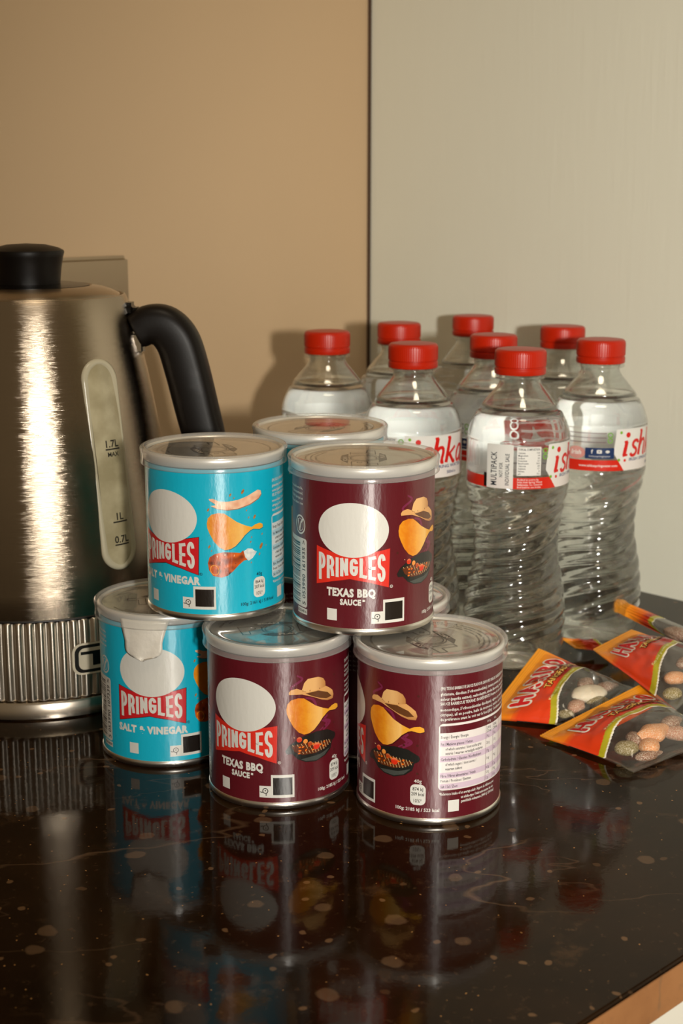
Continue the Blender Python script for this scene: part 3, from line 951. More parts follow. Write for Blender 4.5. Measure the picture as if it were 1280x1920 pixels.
    A.text(en[1], 63 * DEG, 0.0074, 0.0017, DK, 2, width=34.4 * DEG, bold=0.02)
    # ingredients and nutrition panel
    L = 97.2 * DEG
    W = 84 * DEG
    name = 'TEXAS BARBECUE SAUCE' if bbq else 'SALT & VINEGAR'
    nm2 = 'SAUCE BARBECUE TEXANE' if bbq else 'SEL ET VINAIGRE'
    rows = ['(EN) ' + name + ' FLAVOUR SAVOURY SNACK. INGREDIENTS: dehydrated potatoes,', 'glutamate, disodium 5\'-ribonucleotides), tomato powder, paprika powder, sugar,', 'colour (paprika extract), maltodextrin, smoke flavouring, yeast extract powder.', nm2 + '. INGRÉDIENTS: Pommes de terre déshydratées, huiles,', 'monosodique, 5\'-ribonucléotides disodiques), oignon en poudre, acide malique,', 'citrique), ail en poudre, huile de tournesol, amidon de blé, farine de maïs,', 'de préférence avant le: voir sur le fond (EN). Conditionné sous atmosphère.']
    for s, z in zip(rows, (0.0700, 0.0672, 0.0646, 0.0622, 0.0592, 0.0567, 0.0543)):
        A.text(s, L, z, 0.00155, WHITE, 2, width=W, bold=0.02, res=1, step=0.004)
    A.rrect(L - 0.0006, 0.0184, L + W, 0.0528, 0.0022, WHITE, 1.2, step=0.0015)
    A.rrect(L - 0.0002, 0.0188, L + W - 0.0004, 0.0524, 0.0020, lin(226, 218, 214) if bbq else lin(214, 222, 222), 1.5, step=0.0015)
    A.rect(L, 0.0480, L + W - 0.0006, 0.0516, BASE, 1.8, step=0.0015)
    lil = lin(206, 184, 200) if bbq else lin(178, 208, 218)
    for a, b in ((0.0409, 0.0442), (0.0331, 0.0362), (0.0246, 0.0276), (0.0190, 0.0218)):
        A.rect(L, a, L + W - 0.0006, b, lil, 1.8, step=0.0015)
    trow = [('Energy / Énergie / Energie', 0, 0.0452), ('Fat / Matières grasses / Vetten', 0, 0.0416), ('of which saturates / dont acides gras', 1, 0.0390), ('saturés / waarvan verzadigde vetzuren', 1, 0.0368), ('Carbohydrate / Glucides / Koolhydraten', 0, 0.0338), ('of which sugars / dont sucres /', 1, 0.0311), ('waarvan suikers', 1, 0.0288), ('Fibre / Fibres alimentaires / Vezels', 0, 0.0252), ('Protein / Protéines / Eiwitten', 0, 0.0226), ('Salt / Sel / Zout', 0, 0.0196)]
    for s, ind, z in trow:
        A.text(s, L + 0.0005 + ind * 0.0022, z, 0.0015, BLACK, 2.4, sx=0.66, bold=0.012, res=1, step=0.004)
    for x in (50 - 8.5, 59.7 - 8.5, 70.6 - 8.5):
        xx = L + x * DEG
        A.rect(xx - 0.0001, 0.0188, xx + 0.0001, 0.0516, BASE, 2.2)
    for k, x in enumerate((42.2, 52)):
        for s, z in (('2185 kJ' if k == 0 else '874 kJ', 0.0458), ('523 kcal' if k == 0 else '209 kcal', 0.0440), ('30 g' if k == 0 else '12 g', 0.0416), ('2.8 g' if k == 0 else '1.1 g', 0.0380), ('57 g' if k == 0 else '23 g', 0.0338), ('3.6 g' if k == 0 else '1.4 g', 0.0300), ('4.3 g' if k == 0 else '1.7 g', 0.0252), ('5.9 g' if k == 0 else '2.4 g', 0.0226), ('1.2 g' if k == 0 else '0.5 g', 0.0196)):
            A.text(s, L + x * DEG + 0.0002, z, 0.0014, BLACK, 2.4, sx=0.6, bold=0.01, res=1)
        A.text(('/100 g', '/40 g')[k], L + x * DEG + 0.0003, 0.0492, 0.0013, WHITE, 2.4, sx=0.7, res=1)
    for s, z, dx in (('*Reference intake of an average adult / Apport de référence pour', 0.0158, 0), ('un adulte-type / Referentie-inname van een', 0.0134, 0.0112), ('gemiddelde volwassene (8400 kJ / 2000 kcal)', 0.0112, 0.0112)):
        A.text(s, L + dx, z, 0.0015, WHITE, 2, sx=0.62, bold=0.02, res=1, step=0.004)
    A.rect(L + 7.0 * DEG, 0.0070, L + 16.0 * DEG, 0.0130, WHITE, 1, step=0.0015)
    # far left side: bar code, seal of approval
    b0, b1 = -86 * DEG, -43 * DEG
    A.rrect(b0, 0.0104, b1, 0.0462, 0.0016, WHITE, 1, step=0.0015)
    A.rect(b1 - 0.009, 0.0068, b1, 0.0098, WHITE, 1, step=0.0015)
    A.text('82024816' if bbq else '82024809', b1 - 0.0086, 0.0076, 0.0015, BLACK, 2, width=0.0080, bold=0.01)
    z = 0.0124
    rnd = random.Random(5)
    while z < 0.0432:
        wd = rnd.choice((0.00033, 0.00033, 0.00066, 0.00099))
        A.rect(b0 + 0.002, z, b1 - 0.0062, z + wd, BLACK, 2, step=0.0015)
        z += wd + rnd.choice((0.00033, 0.00033, 0.00066, 0.00099))
    A.text('5 053990 161935 >' if bbq else '5 053990 107339 >', b1 - 0.0013, 0.0118, 0.0030, BLACK, 2, width=0.0335, rot=pi / 2, bold=0.01)
    vx, vz = -52.5 * DEG, 0.0530
    A.ring(vx, vz, 0.0042, 0.0050, WHITE, 2, n=36); A.ring(vx, vz, 0.0030, 0.0033, WHITE, 2, n=30)
    A.stroke([(vx - 0.0024, vz + 0.0026), (vx - 0.0004, vz - 0.0027), (vx + 0.0008, vz + 0.0010), (vx + 0.0030, vz + 0.0034)], 0.0011, WHITE, 2.4)
    for k, s in enumerate(('NL: ' + ('paprika, zonnebloemolie,' if bbq else 'zout, zonnebloemolie,'), 'bloem van rijst, tarwezetmeel,', 'MADE IN BELGIUM. Fabriqué en', 'Belgique. (EN) Best before: see')):
        A.text(s, -88 * DEG, 0.0712 - 0.0026 * k, 0.0015, WHITE, 2, width=40 * DEG, bold=0.02, res=1, step=0.004)
    # back of the tub: another block of small print
    for k in range(8):
        A.text('farine de riz, amidon de blé, huiles végétales, émulsifiant', -172 * DEG, 0.070 - 0.0026 * k, 0.0015, WHITE, 2, width=72 * DEG, res=1, step=0.004)
    return A
def can_map(s, z, l):
    r = RB + l * 0.00004
    a = s / RB
    return (r * sin(a), -r * cos(a), z)

def foil_art():
    A = Art()
    K = lin(60, 48, 40)
    R = 0.0305
    def ringtext(s, r, h, a_mid, span, out=True):
        A.text(s, 0, 0, h, K, 0, width=radians(span) * r, align='C', bold=0.015, res=1, step=0.002,
               warp=lambda x, y: ((r + y) * sin(radians(a_mid) + x / r), (r + y) * cos(radians(a_mid) + x / r)))
    ringtext('CRUNCH · STACK · SNACK · Once opened, close the lid · Store in a cool dry place · Visit us online', 0.0292, 0.0014, 0, 150)
    ringtext('Après ouverture, bien refermer le couvercle · Na opening goed sluiten', 0.0266, 0.0013, 0, 118)
    ringtext('Scannez et jouez · Scan en speel · Termes et conditions', 0.0240, 0.0013, 0, 80)
    ringtext('No purchase necessary · 16+ · Ends 31.12 · See website for details and full terms', 0.0292, 0.0014, 180, 130)
    # big outlined P and L with a plain disc between, dark banners above and below
    A.poly([(-0.013, 0.0085), (-0.004, 0.0118), (0.006, 0.0112), (0.0105, 0.0075), (0.004, 0.0078), (-0.004, 0.0078)], K, 0.5)
    A.poly([(-0.0105, -0.0075), (-0.004, -0.0075), (0.005, -0.0080), (0.013, -0.0085), (0.008, -0.0115), (-0.004, -0.0118)], K, 0.5)
    A.text('SCAN', -0.0035, 0.0085, 0.0021, lin(190, 180, 168), 1, align='C', bold=0.05, sx=1.5)
    A.text('PLAY', 0.0040, -0.0107, 0.0021, lin(190, 180, 168), 1, align='C', bold=0.05, sx=1.5)
    def outline(p):
        A.stroke(p, 0.00050, K, 0.8, closed=True)
    outline([(-0.0200, 0.0065), (-0.0110, 0.0065), (-0.0080, 0.0045), (-0.0080, 0.0005), (-0.0105, -0.0015), (-0.0150, -0.0015), (-0.0150, -0.0065), (-0.0190, -0.0065)])
    A.ring(-0.0125, 0.0025, 0.0010, 0.0014, K, 0.8, n=18)
    outline([(0.0110, 0.0065), (0.0150, 0.0065), (0.0145, -0.0020), (0.0205, -0.0025), (0.0200, -0.0065), (0.0105, -0.0065)])
    A.ring(0.0, 0.0, 0.0064, 0.0069, K, 1, n=44); A.ring(0.0, 0.0, 0.0080, 0.0085, K, 1, n=44)
    return A

ART = {}
def make_tub(kind, label, x, y, z, logo_img_deg, group, seal_rot, tab=None):
    root = thing('snack_tub', label, 'snack tub', (x, y, z), to_cam(x, y) + radians(logo_img_deg), group)
    if kind not in ART:
        lbl = tub_art(kind).build(can_map, 'printed_label', M['paper_print'], None)
        ART[kind] = lbl.data
        lbl.parent = root
    else:
        obj('printed_label', ART[kind], None, root)
    if 'rest' not in ART:
        a = obj('metal_base', lathe([(0, 0.0022), (0.0335, 0.0022), (0.0346, 0.0006), (0.0354, 0.0), (0.0362, 0.0002), (0.0369, 0.0010), (0.0369, 0.0030), (0.0364, 0.0038), (0.0360, 0.0039)], 96), M['tin'], root)
        b = obj('foil_seal', lathe([(0.0, 0.0836), (0.020, 0.0837), (0.0335, 0.0836), (0.0346, 0.0842)], 96), M['foil'], root)
        d = obj('metal_rim', lathe([(0.0346, 0.0836), (0.0350, 0.0848), (0.0358, 0.0853), (0.0366, 0.0850), (0.0371, 0.0842), (0.0371, 0.0832), (0.0371, 0.0806), (0.0366, 0.0802), (0.0358, 0.0802)], 96), M['rim'], root)
        lidp = [(0.0, 0.0850), (0.030, 0.0850), (0.0345, 0.0849), (0.0352, 0.0853), (0.0360, 0.0862), (0.0372, 0.0866), (0.0382, 0.0864), (0.0388, 0.0857), (0.0389, 0.0848), (0.0386, 0.0838), (0.0384, 0.0800), (0.0386, 0.0790), (0.0388, 0.0782), (0.0385, 0.0779), (0.0376, 0.0782)]
        e = obj('plastic_lid', lathe(list(reversed(lidp)), 96, mats=lambda i: 1 if i >= len(lidp) - 4 else 0), [M['lid_skirt'], M['lid_panel']], root)
        ART['rest'] = [a.data, b.data, d.data, e.data]
        ART['foil'] = foil_art().build(lambda px, py, l: (px, py, 0.08385 + l * 0.00003), 'seal_print', M['foil_print'], b, smooth=False).data
        fo = b
        b.children[0].rotation_euler.z = radians(seal_rot)
    else:
        for nm, me in zip(('metal_base', 'foil_seal', 'metal_rim', 'plastic_lid'), ART['rest']):
            o = obj(nm, me, None, root)
            if nm == 'foil_seal':
                p = obj('seal_print', ART['foil'], None, o, smooth=False)
                p.rotation_euler.z = radians(seal_rot)
    if tab is not None:
        # pull tab of the foil folded down over the rim, under the plastic lid's edge
        bm = bmesh.new()
        rows = []
        nu, nv = 14, 14
        for j in range(nv + 1):
            q = j / nv
            zz = 0.0826 - 0.0205 * q
            half = 0.0135 - 0.0035 * min(1, q * 1.8)
            if q > 0.72:
                half *= sqrt(max(0.02, 1 - ((q - 0.72) / 0.28) ** 2)) * 0.55 + 0.45 * (1 - ((q - 0.72) / 0.28) ** 6)
            rows.append([bm.verts.new((
                (RB + 0.0008 + 0.0018 * q + 0.0005 * sin(u * 5 + q * 4) * q) * sin(radians(tab) + half * u / RB),
                -(RB + 0.0008 + 0.0018 * q + 0.0005 * sin(u * 5 + q * 4) * q) * cos(radians(tab) + half * u / RB), zz - 0.0016 * (1 - u * u) * q))
                for u in [-1 + 2 * i / nu for i in range(nu + 1)]])
        for a, b in zip(rows, rows[1:]):
            for k in range(nu):
                bm.faces.new((a[k], a[k + 1], b[k + 1], b[k]))
        o = obj('foil_tab', bm, M['foil_white'], root)
        sm = o.modifiers.new('thick', 'SOLIDIFY'); sm.thickness = 0.0002
    return root
GT = 'small round snack tubs stacked on the worktop'
GB = 'blue snack tubs'
make_tub('bbq', 'maroon snack tub at the right of the bottom row, turned to its nutrition table', 0.0445, 0.7037, 0, -88.7, GT, 30)
make_tub('bbq', 'maroon snack tub in the middle of the bottom row, logo facing forward', -0.0327, 0.7226, 0, -30.6, GT, 40)
make_tub('blue', 'blue snack tub on the worktop with a white foil tab hanging under its lid', -0.0968, 0.7763, 0, -14, GT, 200, tab=-5)
make_tub('blue', 'blue snack tub on top of the front pyramid, beside the kettle handle', -0.0673, 0.7616, CAN_H + 0.0001, -43, GT, 150)
make_tub('bbq', 'maroon snack tub on top of the front pyramid, right of the blue one', 0.0113, 0.7365, CAN_H + 0.0001, -8.2, GT, 100)
make_tub('blue', 'blue snack tub behind the two top tubs, mostly only its lid showing', -0.0123, 0.8297, CAN_H + 0.0001, 60, GT, 170)
make_tub('bbq', 'snack tub behind the right bottom tub with only a strip of lid showing', 0.0215, 0.7820, 0, 140, GT, 10)
make_tub('bbq', 'snack tub hidden at the back of the pyramid, carrying the rear blue tub', -0.0450, 0.8680, 0, 180, GT, 80)

# ------------------------------------------------------------------ water bottles
BH = 0.205
bprof = [(0.0118, 0.1905), (0.0122, 0.1890), (0.0134, 0.1885), (0.0134, 0.1868), (0.0128, 0.1860), (0.0132, 0.1835), (0.0150, 0.1805), (0.0188, 0.1762), (0.0232, 0.1708), (0.0272, 0.1650), (0.0302, 0.1594), (0.0320, 0.1545), (0.0328, 0.1510), (0.0330, 0.1500), (0.0325, 0.1492), (0.0325, 0.1200), (0.0330, 0.1192), (0.0328, 0.1170), (0.0318, 0.1120), (0.0302, 0.1050), (0.0286, 0.0970), (0.0274, 0.0890), (0.0268, 0.0810), (0.0270, 0.0740), (0.0282, 0.0660), (0.0298, 0.0580), (0.0312, 0.0500), (0.0322, 0.0420), (0.0328, 0.0340), (0.0330, 0.0240), (0.0328, 0.0140), (0.0318, 0.0060), (0.0300, 0.0020), (0.0270, 0.0003), (0.0200, 0.0006), (0.0120, 0.0040), (0.0, 0.0065)]
def dense(pr, dz):
    out = [pr[0]]
    for a, b in zip(pr, pr[1:]):
        L = sqrt((a[0] - b[0]) ** 2 + (a[1] - b[1]) ** 2)
        n = max(1, int(L / dz)) if 0.018 < (a[1] + b[1]) / 2 < 0.118 else max(1, int(L / 0.003))
        for k in range(1, n + 1):
            out.append((a[0] + (b[0] - a[0]) * k / n, a[1] + (b[1] - a[1]) * k / n))
    return out
def bottle_r(inset):
    def f(r, z, a):
        rr = r
        if 0.016 < z < 0.117:
            e = min(1, (z - 0.016) / 0.012, (0.117 - z) / 0.010)
            ph = 2 * pi * (z / 0.0105) - 5 * a + 1.1 * sin(2 * a + z * 60)
            s = cos(ph)
            rr += e * (0.0011 * s - 0.0007 * max(0, s) ** 4)
        if z < 0.010 and 0.008 < r < 0.032:
            rr *= 1 - 0.06 * (0.5 + 0.5 * cos(5 * a)) * (1 - z / 0.010)
        if 0.153 < z < 0.178:
            rr += 0.0002 * cos(8 * a)
        return rr - inset
    return f
WL = 0.1655
def bottle_label_art():
    A = Art()
    A.default_step = 0.0012
    R = 0.0331
    mm = 0.001
    RED = lin(214, 44, 26); W = lin(232, 230, 224); NAVY = lin(28, 52, 96); GRN = lin(120, 176, 40)
    per = 2 * pi * R
    z0, z1 = 0.1208, 0.1486
    st = 0.002
    # red foot band with a gap at the white panels
    A.rect(-per / 2, z0, per / 2, z0 + 0.0072, RED, 1, step=st)
    # "not for sale" panel, at -46 mm .. -25 mm
    def multi(x):
        A.rect(x, z0, x + 0.0178, z1, W, 1.6, step=st)
        A.text('MULTIPACK', x + 0.0070, z0 + 0.0018, 0.0042, lin(40, 44, 52), 2, width=0.0212, rot=pi / 2, bold=0.015, space=1.08)
        A.text('NOT FOR', x + 0.0110, z0 + 0.0072, 0.0024, lin(40, 44, 52), 2, width=0.0092, rot=pi / 2, bold=0.015, space=1.08)
        A.text('INDIVIDUAL SALE', x + 0.0152, z0 + 0.0022, 0.0026, lin(40, 44, 52), 2, width=0.0200, rot=pi / 2, bold=0.015, space=1.08)
        A.rect(x - 0.0022, z0 + 0.0004, x, z0 + 0.0092, BLACK, 1.8)
    def table(x):
        A.rect(x, z0 + 0.0085, x + 0.0155, z1 - 0.0012, W, 1.6, step=st)
        A.text('TYPICAL COMPOSITION', x + 0.0008, z1 - 0.0034, 0.0014, lin(50, 50, 56), 2, width=0.0138, bold=0.02)
        for k, (a, b) in enumerate((('Calcium', '115'), ('Magnesium', '14'), ('Sodium', '20'), ('Potassium', '2.1'), ('Bicarbonate', '362'), ('Chloride', '28'), ('Sulphate', '17'), ('Nitrate', '4'), ('pH', '7.2'))):
            z = z1 - 0.0054 - 0.00165 * k
            A.text(a, x + 0.0008, z, 0.0011, lin(50, 50, 56), 2, bold=0.02, res=1, sx=0.9)
            A.text(b, x + 0.0146, z, 0.0011, lin(50, 50, 56), 2, bold=0.02, res=1, align='R')
        for k, s in enumerate(('Bottled at source by', 'Ishka Irish Spring Water', 'Ballyneety, Co. Limerick', 'Best before: see bottle')):
            A.text(s, x + 0.0005, z0 + 0.0055 - 0.0016 * k, 0.0012, W, 2, res=1, bold=0.01)
    def brand(x, s=1.0):
        # white panel with slanted left side
        A.poly([(x + 0.010, z0), (x + 0.058, z0), (x + 0.058, z1), (x + 0.004, z1), (x + 0.002, z0 + 0.012)], W, 1.6, step=st)
        A.poly([(x - 0.002, z0), (x + 0.0102, z0), (x + 0.003, z0 + 0.0072), (x - 0.002, z0 + 0.0072)], RED, 1.7, step=st)
        X, Y, H = x + 0.008, z0 + 0.0095, 0.0165
        def g(pts, wd, ox):
            P = [(X + (ox + p[0] + 0.22 * p[1]) * H, Y + p[1] * H) for p in pts]
            A.stroke([(p.x, p.y) for p in spline([(*q, 0) for q in P], 4)] if len(P) > 2 else P, wd * H, lin(212, 30, 22), 2.2, step=st)
        T, t = 0.17, 0.09
        g([(0, 0.02), (0, 0.60)], T, 0.10); g([(-0.12, 0.58), (0.04, 0.60)], t, 0.10); g([(-0.06, 0.02), (0.16, 0.06)], t, 0.10)
        A.ellipse(X + (0.10 + 0.19) * H, Y + 0.86 * H, 0.11 * H, 0.11 * H, lin(212, 30, 22), 2.2, n=18)
        g([(0.36, 0.50), (0.28, 0.60), (0.12, 0.60), (0.05, 0.48), (0.12, 0.36), (0.26, 0.28), (0.32, 0.16), (0.24, 0.03), (0.08, 0.02), (0.0, 0.12)], 0.13, 0.40)
        for ox in (0.90,):
            g([(0, 0.0), (0, 1.0)], T, ox); g([(-0.12, 0.98), (0.04, 1.0)], t, ox)
            g([(0.02, 0.38), (0.14, 0.58), (0.30, 0.60), (0.38, 0.46), (0.37, 0.2), (0.38, 0.04), (0.48, 0.04)], 0.14, ox)
        ox = 1.52
        g([(0, 0.0), (0, 1.0)], T, ox); g([(-0.12, 0.98), (0.04, 1.0)], t, ox)
        g([(0.03, 0.26), (0.42, 0.60)], 0.11, ox); g([(0.12, 0.34), (0.40, 0.02), (0.50, 0.06)], 0.15, ox)
        ox = 2.12
        g([(0.36, 0.56), (0.16, 0.60), (0.03, 0.42), (0.02, 0.16), (0.12, 0.01), (0.24, 0.06), (0.36, 0.30)], 0.13, ox)
        g([(0.37, 0.60), (0.36, 0.04), (0.48, 0.06)], 0.16, ox)
        A.text('IRISH SPRING WATER', x + 0.014, z0 + 0.0062, 0.0021, lin(40, 60, 110), 2.2, width=0.036, bold=0.02)
        A.text('500ml e', x + 0.034, z0 + 0.0022, 0.0020, lin(40, 60, 110), 2.2, bold=0.02)
        for dx, dz, c in ((0.006, 0.0072, GRN), (0.0105, 0.0068, RED), (0.0072, 0.0255, GRN)):
            A.ellipse(x + dx, z0 + dz, 0.0010, 0.0010, c, 2.4, n=14)
    def social(x):
        A.rrect(x, z0 + 0.0082, x + 0.0195, z0 + 0.0155, 0.0006, NAVY, 2, step=st)
        A.text('f', x + 0.0040, z0 + 0.0118, 0.0026, W, 2.4, bold=0.04)
        A.rrect(x + 0.0078, z0 + 0.0118, x + 0.0112, z0 + 0.0142, 0.0006, W, 2.4); A.poly([(x + 0.0090, z0 + 0.0124), (x + 0.0102, z0 + 0.0130), (x + 0.0090, z0 + 0.0136)], NAVY, 2.7)
        A.ellipse(x + 0.0150, z0 + 0.0130, 0.0014, 0.0010, W, 2.4, n=16)
        A.text('/ishkaspringwater', x + 0.0025, z0 + 0.0094, 0.0012, W, 2.4, width=0.0145, res=1)
        A.text('www.ishkaspringwater.com', x - 0.004, z0 + 0.0028, 0.0016, W, 2.4, width=0.026, bold=0.02)
        A.ellipse(x - 0.006, z0 + 0.0120, 0.0062, 0.0042, (*lin(226, 150, 140), 0.8), 1.8, n=24, step=st)
        A.text('Irish', x - 0.0062, z0 + 0.0108, 0.0030, W, 2.4, align='C', bold=0.03, shear=0.2)
        for k in range(3):  # see-through maroon stripes: a tub's refraction painted into the label
            A.rect(x - 0.012, z1 - 0.0030 - 0.0030 * k, x + 0.014, z1 - 0.0022 - 0.0030 * k, (*lin(120, 40, 70), 0.45), 1.4, step=st)
    def recycle(x):
        c = lin(120, 180, 50)
        A.ring(x, z0 + 0.0240, 0.0012, 0.0018, c, 2, n=18); A.ring(x, z0 + 0.0203, 0.0012, 0.0018, c, 2, n=18)
    a = -per / 2
    multi(-0.0800)
    table(-0.0600)
    recycle(-0.0415)
    brand(-0.0430)
    social(0.0290)
    recycle(0.0455)
    # second brand panel wraps to the back
    brand(0.0500 - 0.004)
    # outlined bottle mark left of the multipack panel
    A.stroke([(-0.0912, z0 + 0.012), (-0.0912, z0 + 0.020), (-0.0895, z0 + 0.0235), (-0.0895, z0 + 0.0255), (-0.0882, z0 + 0.0255), (-0.0882, z0 + 0.0235), (-0.0865, z0 + 0.020), (-0.0865, z0 + 0.012)], 0.0004, (*W, 0.7), 2, closed=True)
    return A
def bl_map(s, z, l):
    r = 0.03275 + l * 0.00005
    a = s / 0.0331
    return (r * sin(a), -r * cos(a), z)

BD = {}
def make_bottle(label, x, y, brand_deg):
    """brand_deg: where on the label (arc degrees) faces the camera"""
    root = thing('water_bottle', label, 'bottle', (x, y, 0.0003), to_cam(x, y) - radians(brand_deg), 'water bottles by the wall')
    first = not BD
    if first:
        d = dense(bprof, 0.0011)
        d = list(reversed(d))
        up = [(r, z) for r, z in d if z > WL - 0.0004]
        inn = [(r - 0.0006, z) for r, z in up]
        ring = up + list(reversed(inn)) + [up[0]]
        bm = lathe(ring, 112, bottle_r(0.0))
        bmesh.ops.remove_doubles(bm, verts=bm.verts[:], dist=1e-6)
        bmesh.ops.recalc_face_normals(bm, faces=bm.faces[:])
        BD['shell'] = obj('neck', bm, M['bottle_neck'], root).data
        wp = [(max(0, r), z) for r, z in d if z < WL]
        wr = wp[-1][0]
        wp = [(0, 0.0070)] + [(r, z + 0.0005 if z < 0.004 else z) for r, z in wp if r > 0.001] + [(wr - 0.0018, WL + 0.0002), (wr - 0.004, WL - 0.0006), (wr - 0.008, WL - 0.0008), (0, WL - 0.0008)]
        BD['water'] = obj('water_filled_body', lathe(wp, 112, lambda r, z, a: max(0.0005, bottle_r(0.00001)(r, z, a))), M['water'], root).data
        BD['label'] = bottle_label_art().build(bl_map, 'label', M['bottle_print'], root).data
        def knurl(r, z, a):
            return r - (0.00022 * (0.5 + 0.5 * cos(72 * a)) if 0.1945 < z < 0.2032 and r > 0.014 else 0)
        cp = [(0.0138, 0.1895), (0.0160, 0.1893), (0.0163, 0.1898), (0.0163, 0.1930), (0.0158, 0.1934), (0.0158, 0.1940), (0.0163, 0.1944), (0.0164, 0.1950), (0.0164, 0.2020), (0.0161, 0.2036), (0.0150, 0.2047), (0.0130, 0.2050), (0, 0.2051)]
        BD['cap'] = obj('cap', lathe(cp, 216, knurl), M['cap_red'], root, smooth='sharp').data
        BD['flange'] = obj('neck_ring', lathe([(0.0128, 0.1862), (0.0158, 0.1866), (0.0160, 0.1874), (0.0158, 0.1880), (0.0128, 0.1886)], 64), M['bottle_shell'], root).data
    else:
        for nm, k in (('neck', 'shell'), ('water_filled_body', 'water'), ('label', 'label'), ('cap', 'cap'), ('neck_ring', 'flange')):
            obj(nm, BD[k], None, root, smooth=False)
    return root
mmdeg = 180 / pi / 0.0331
make_bottle('clear water bottle with red cap behind the rear blue tub, leftmost of all', -0.0102, 1.0415, 150)
make_bottle('red-capped water bottle at the back left, in front of the wall joint', 0.0432, 1.1045, 60)
make_bottle('red-capped water bottle right behind the maroon top tub, end of its red brand word showing', 0.0469, 0.9599, -0.0215 * mmdeg - 22)
make_bottle('red-capped water bottle furthest back against the right wall, highest cap in the picture', 0.1041, 1.1649, 200)
make_bottle('red-capped water bottle squeezed in the middle, behind and left of the front one', 0.1053, 1.0165, 110)
make_bottle('front water bottle with a white not-for-individual-sale panel on its label', 0.1133, 0.9269, -0.0710 * mmdeg + 20)
make_bottle('red-capped water bottle at the back right, behind the rightmost bottle', 0.1623, 1.0788, 20)
make_bottle('rightmost water bottle with a small navy patch on its label', 0.1744, 0.9860, 0.0370 * mmdeg)

# ------------------------------------------------------------------ bags of sweets
def ground(px, py, z=0.0):
    x = (px - 640) / F_PX; u = -(py - 960) / F_PX
    d = Vector((x, cos(PITCH) + u * sin(PITCH), -sin(PITCH) + u * cos(PITCH)))
    return Vector((0, 0, CAM_H)) + d * ((z - CAM_H) / d.z)

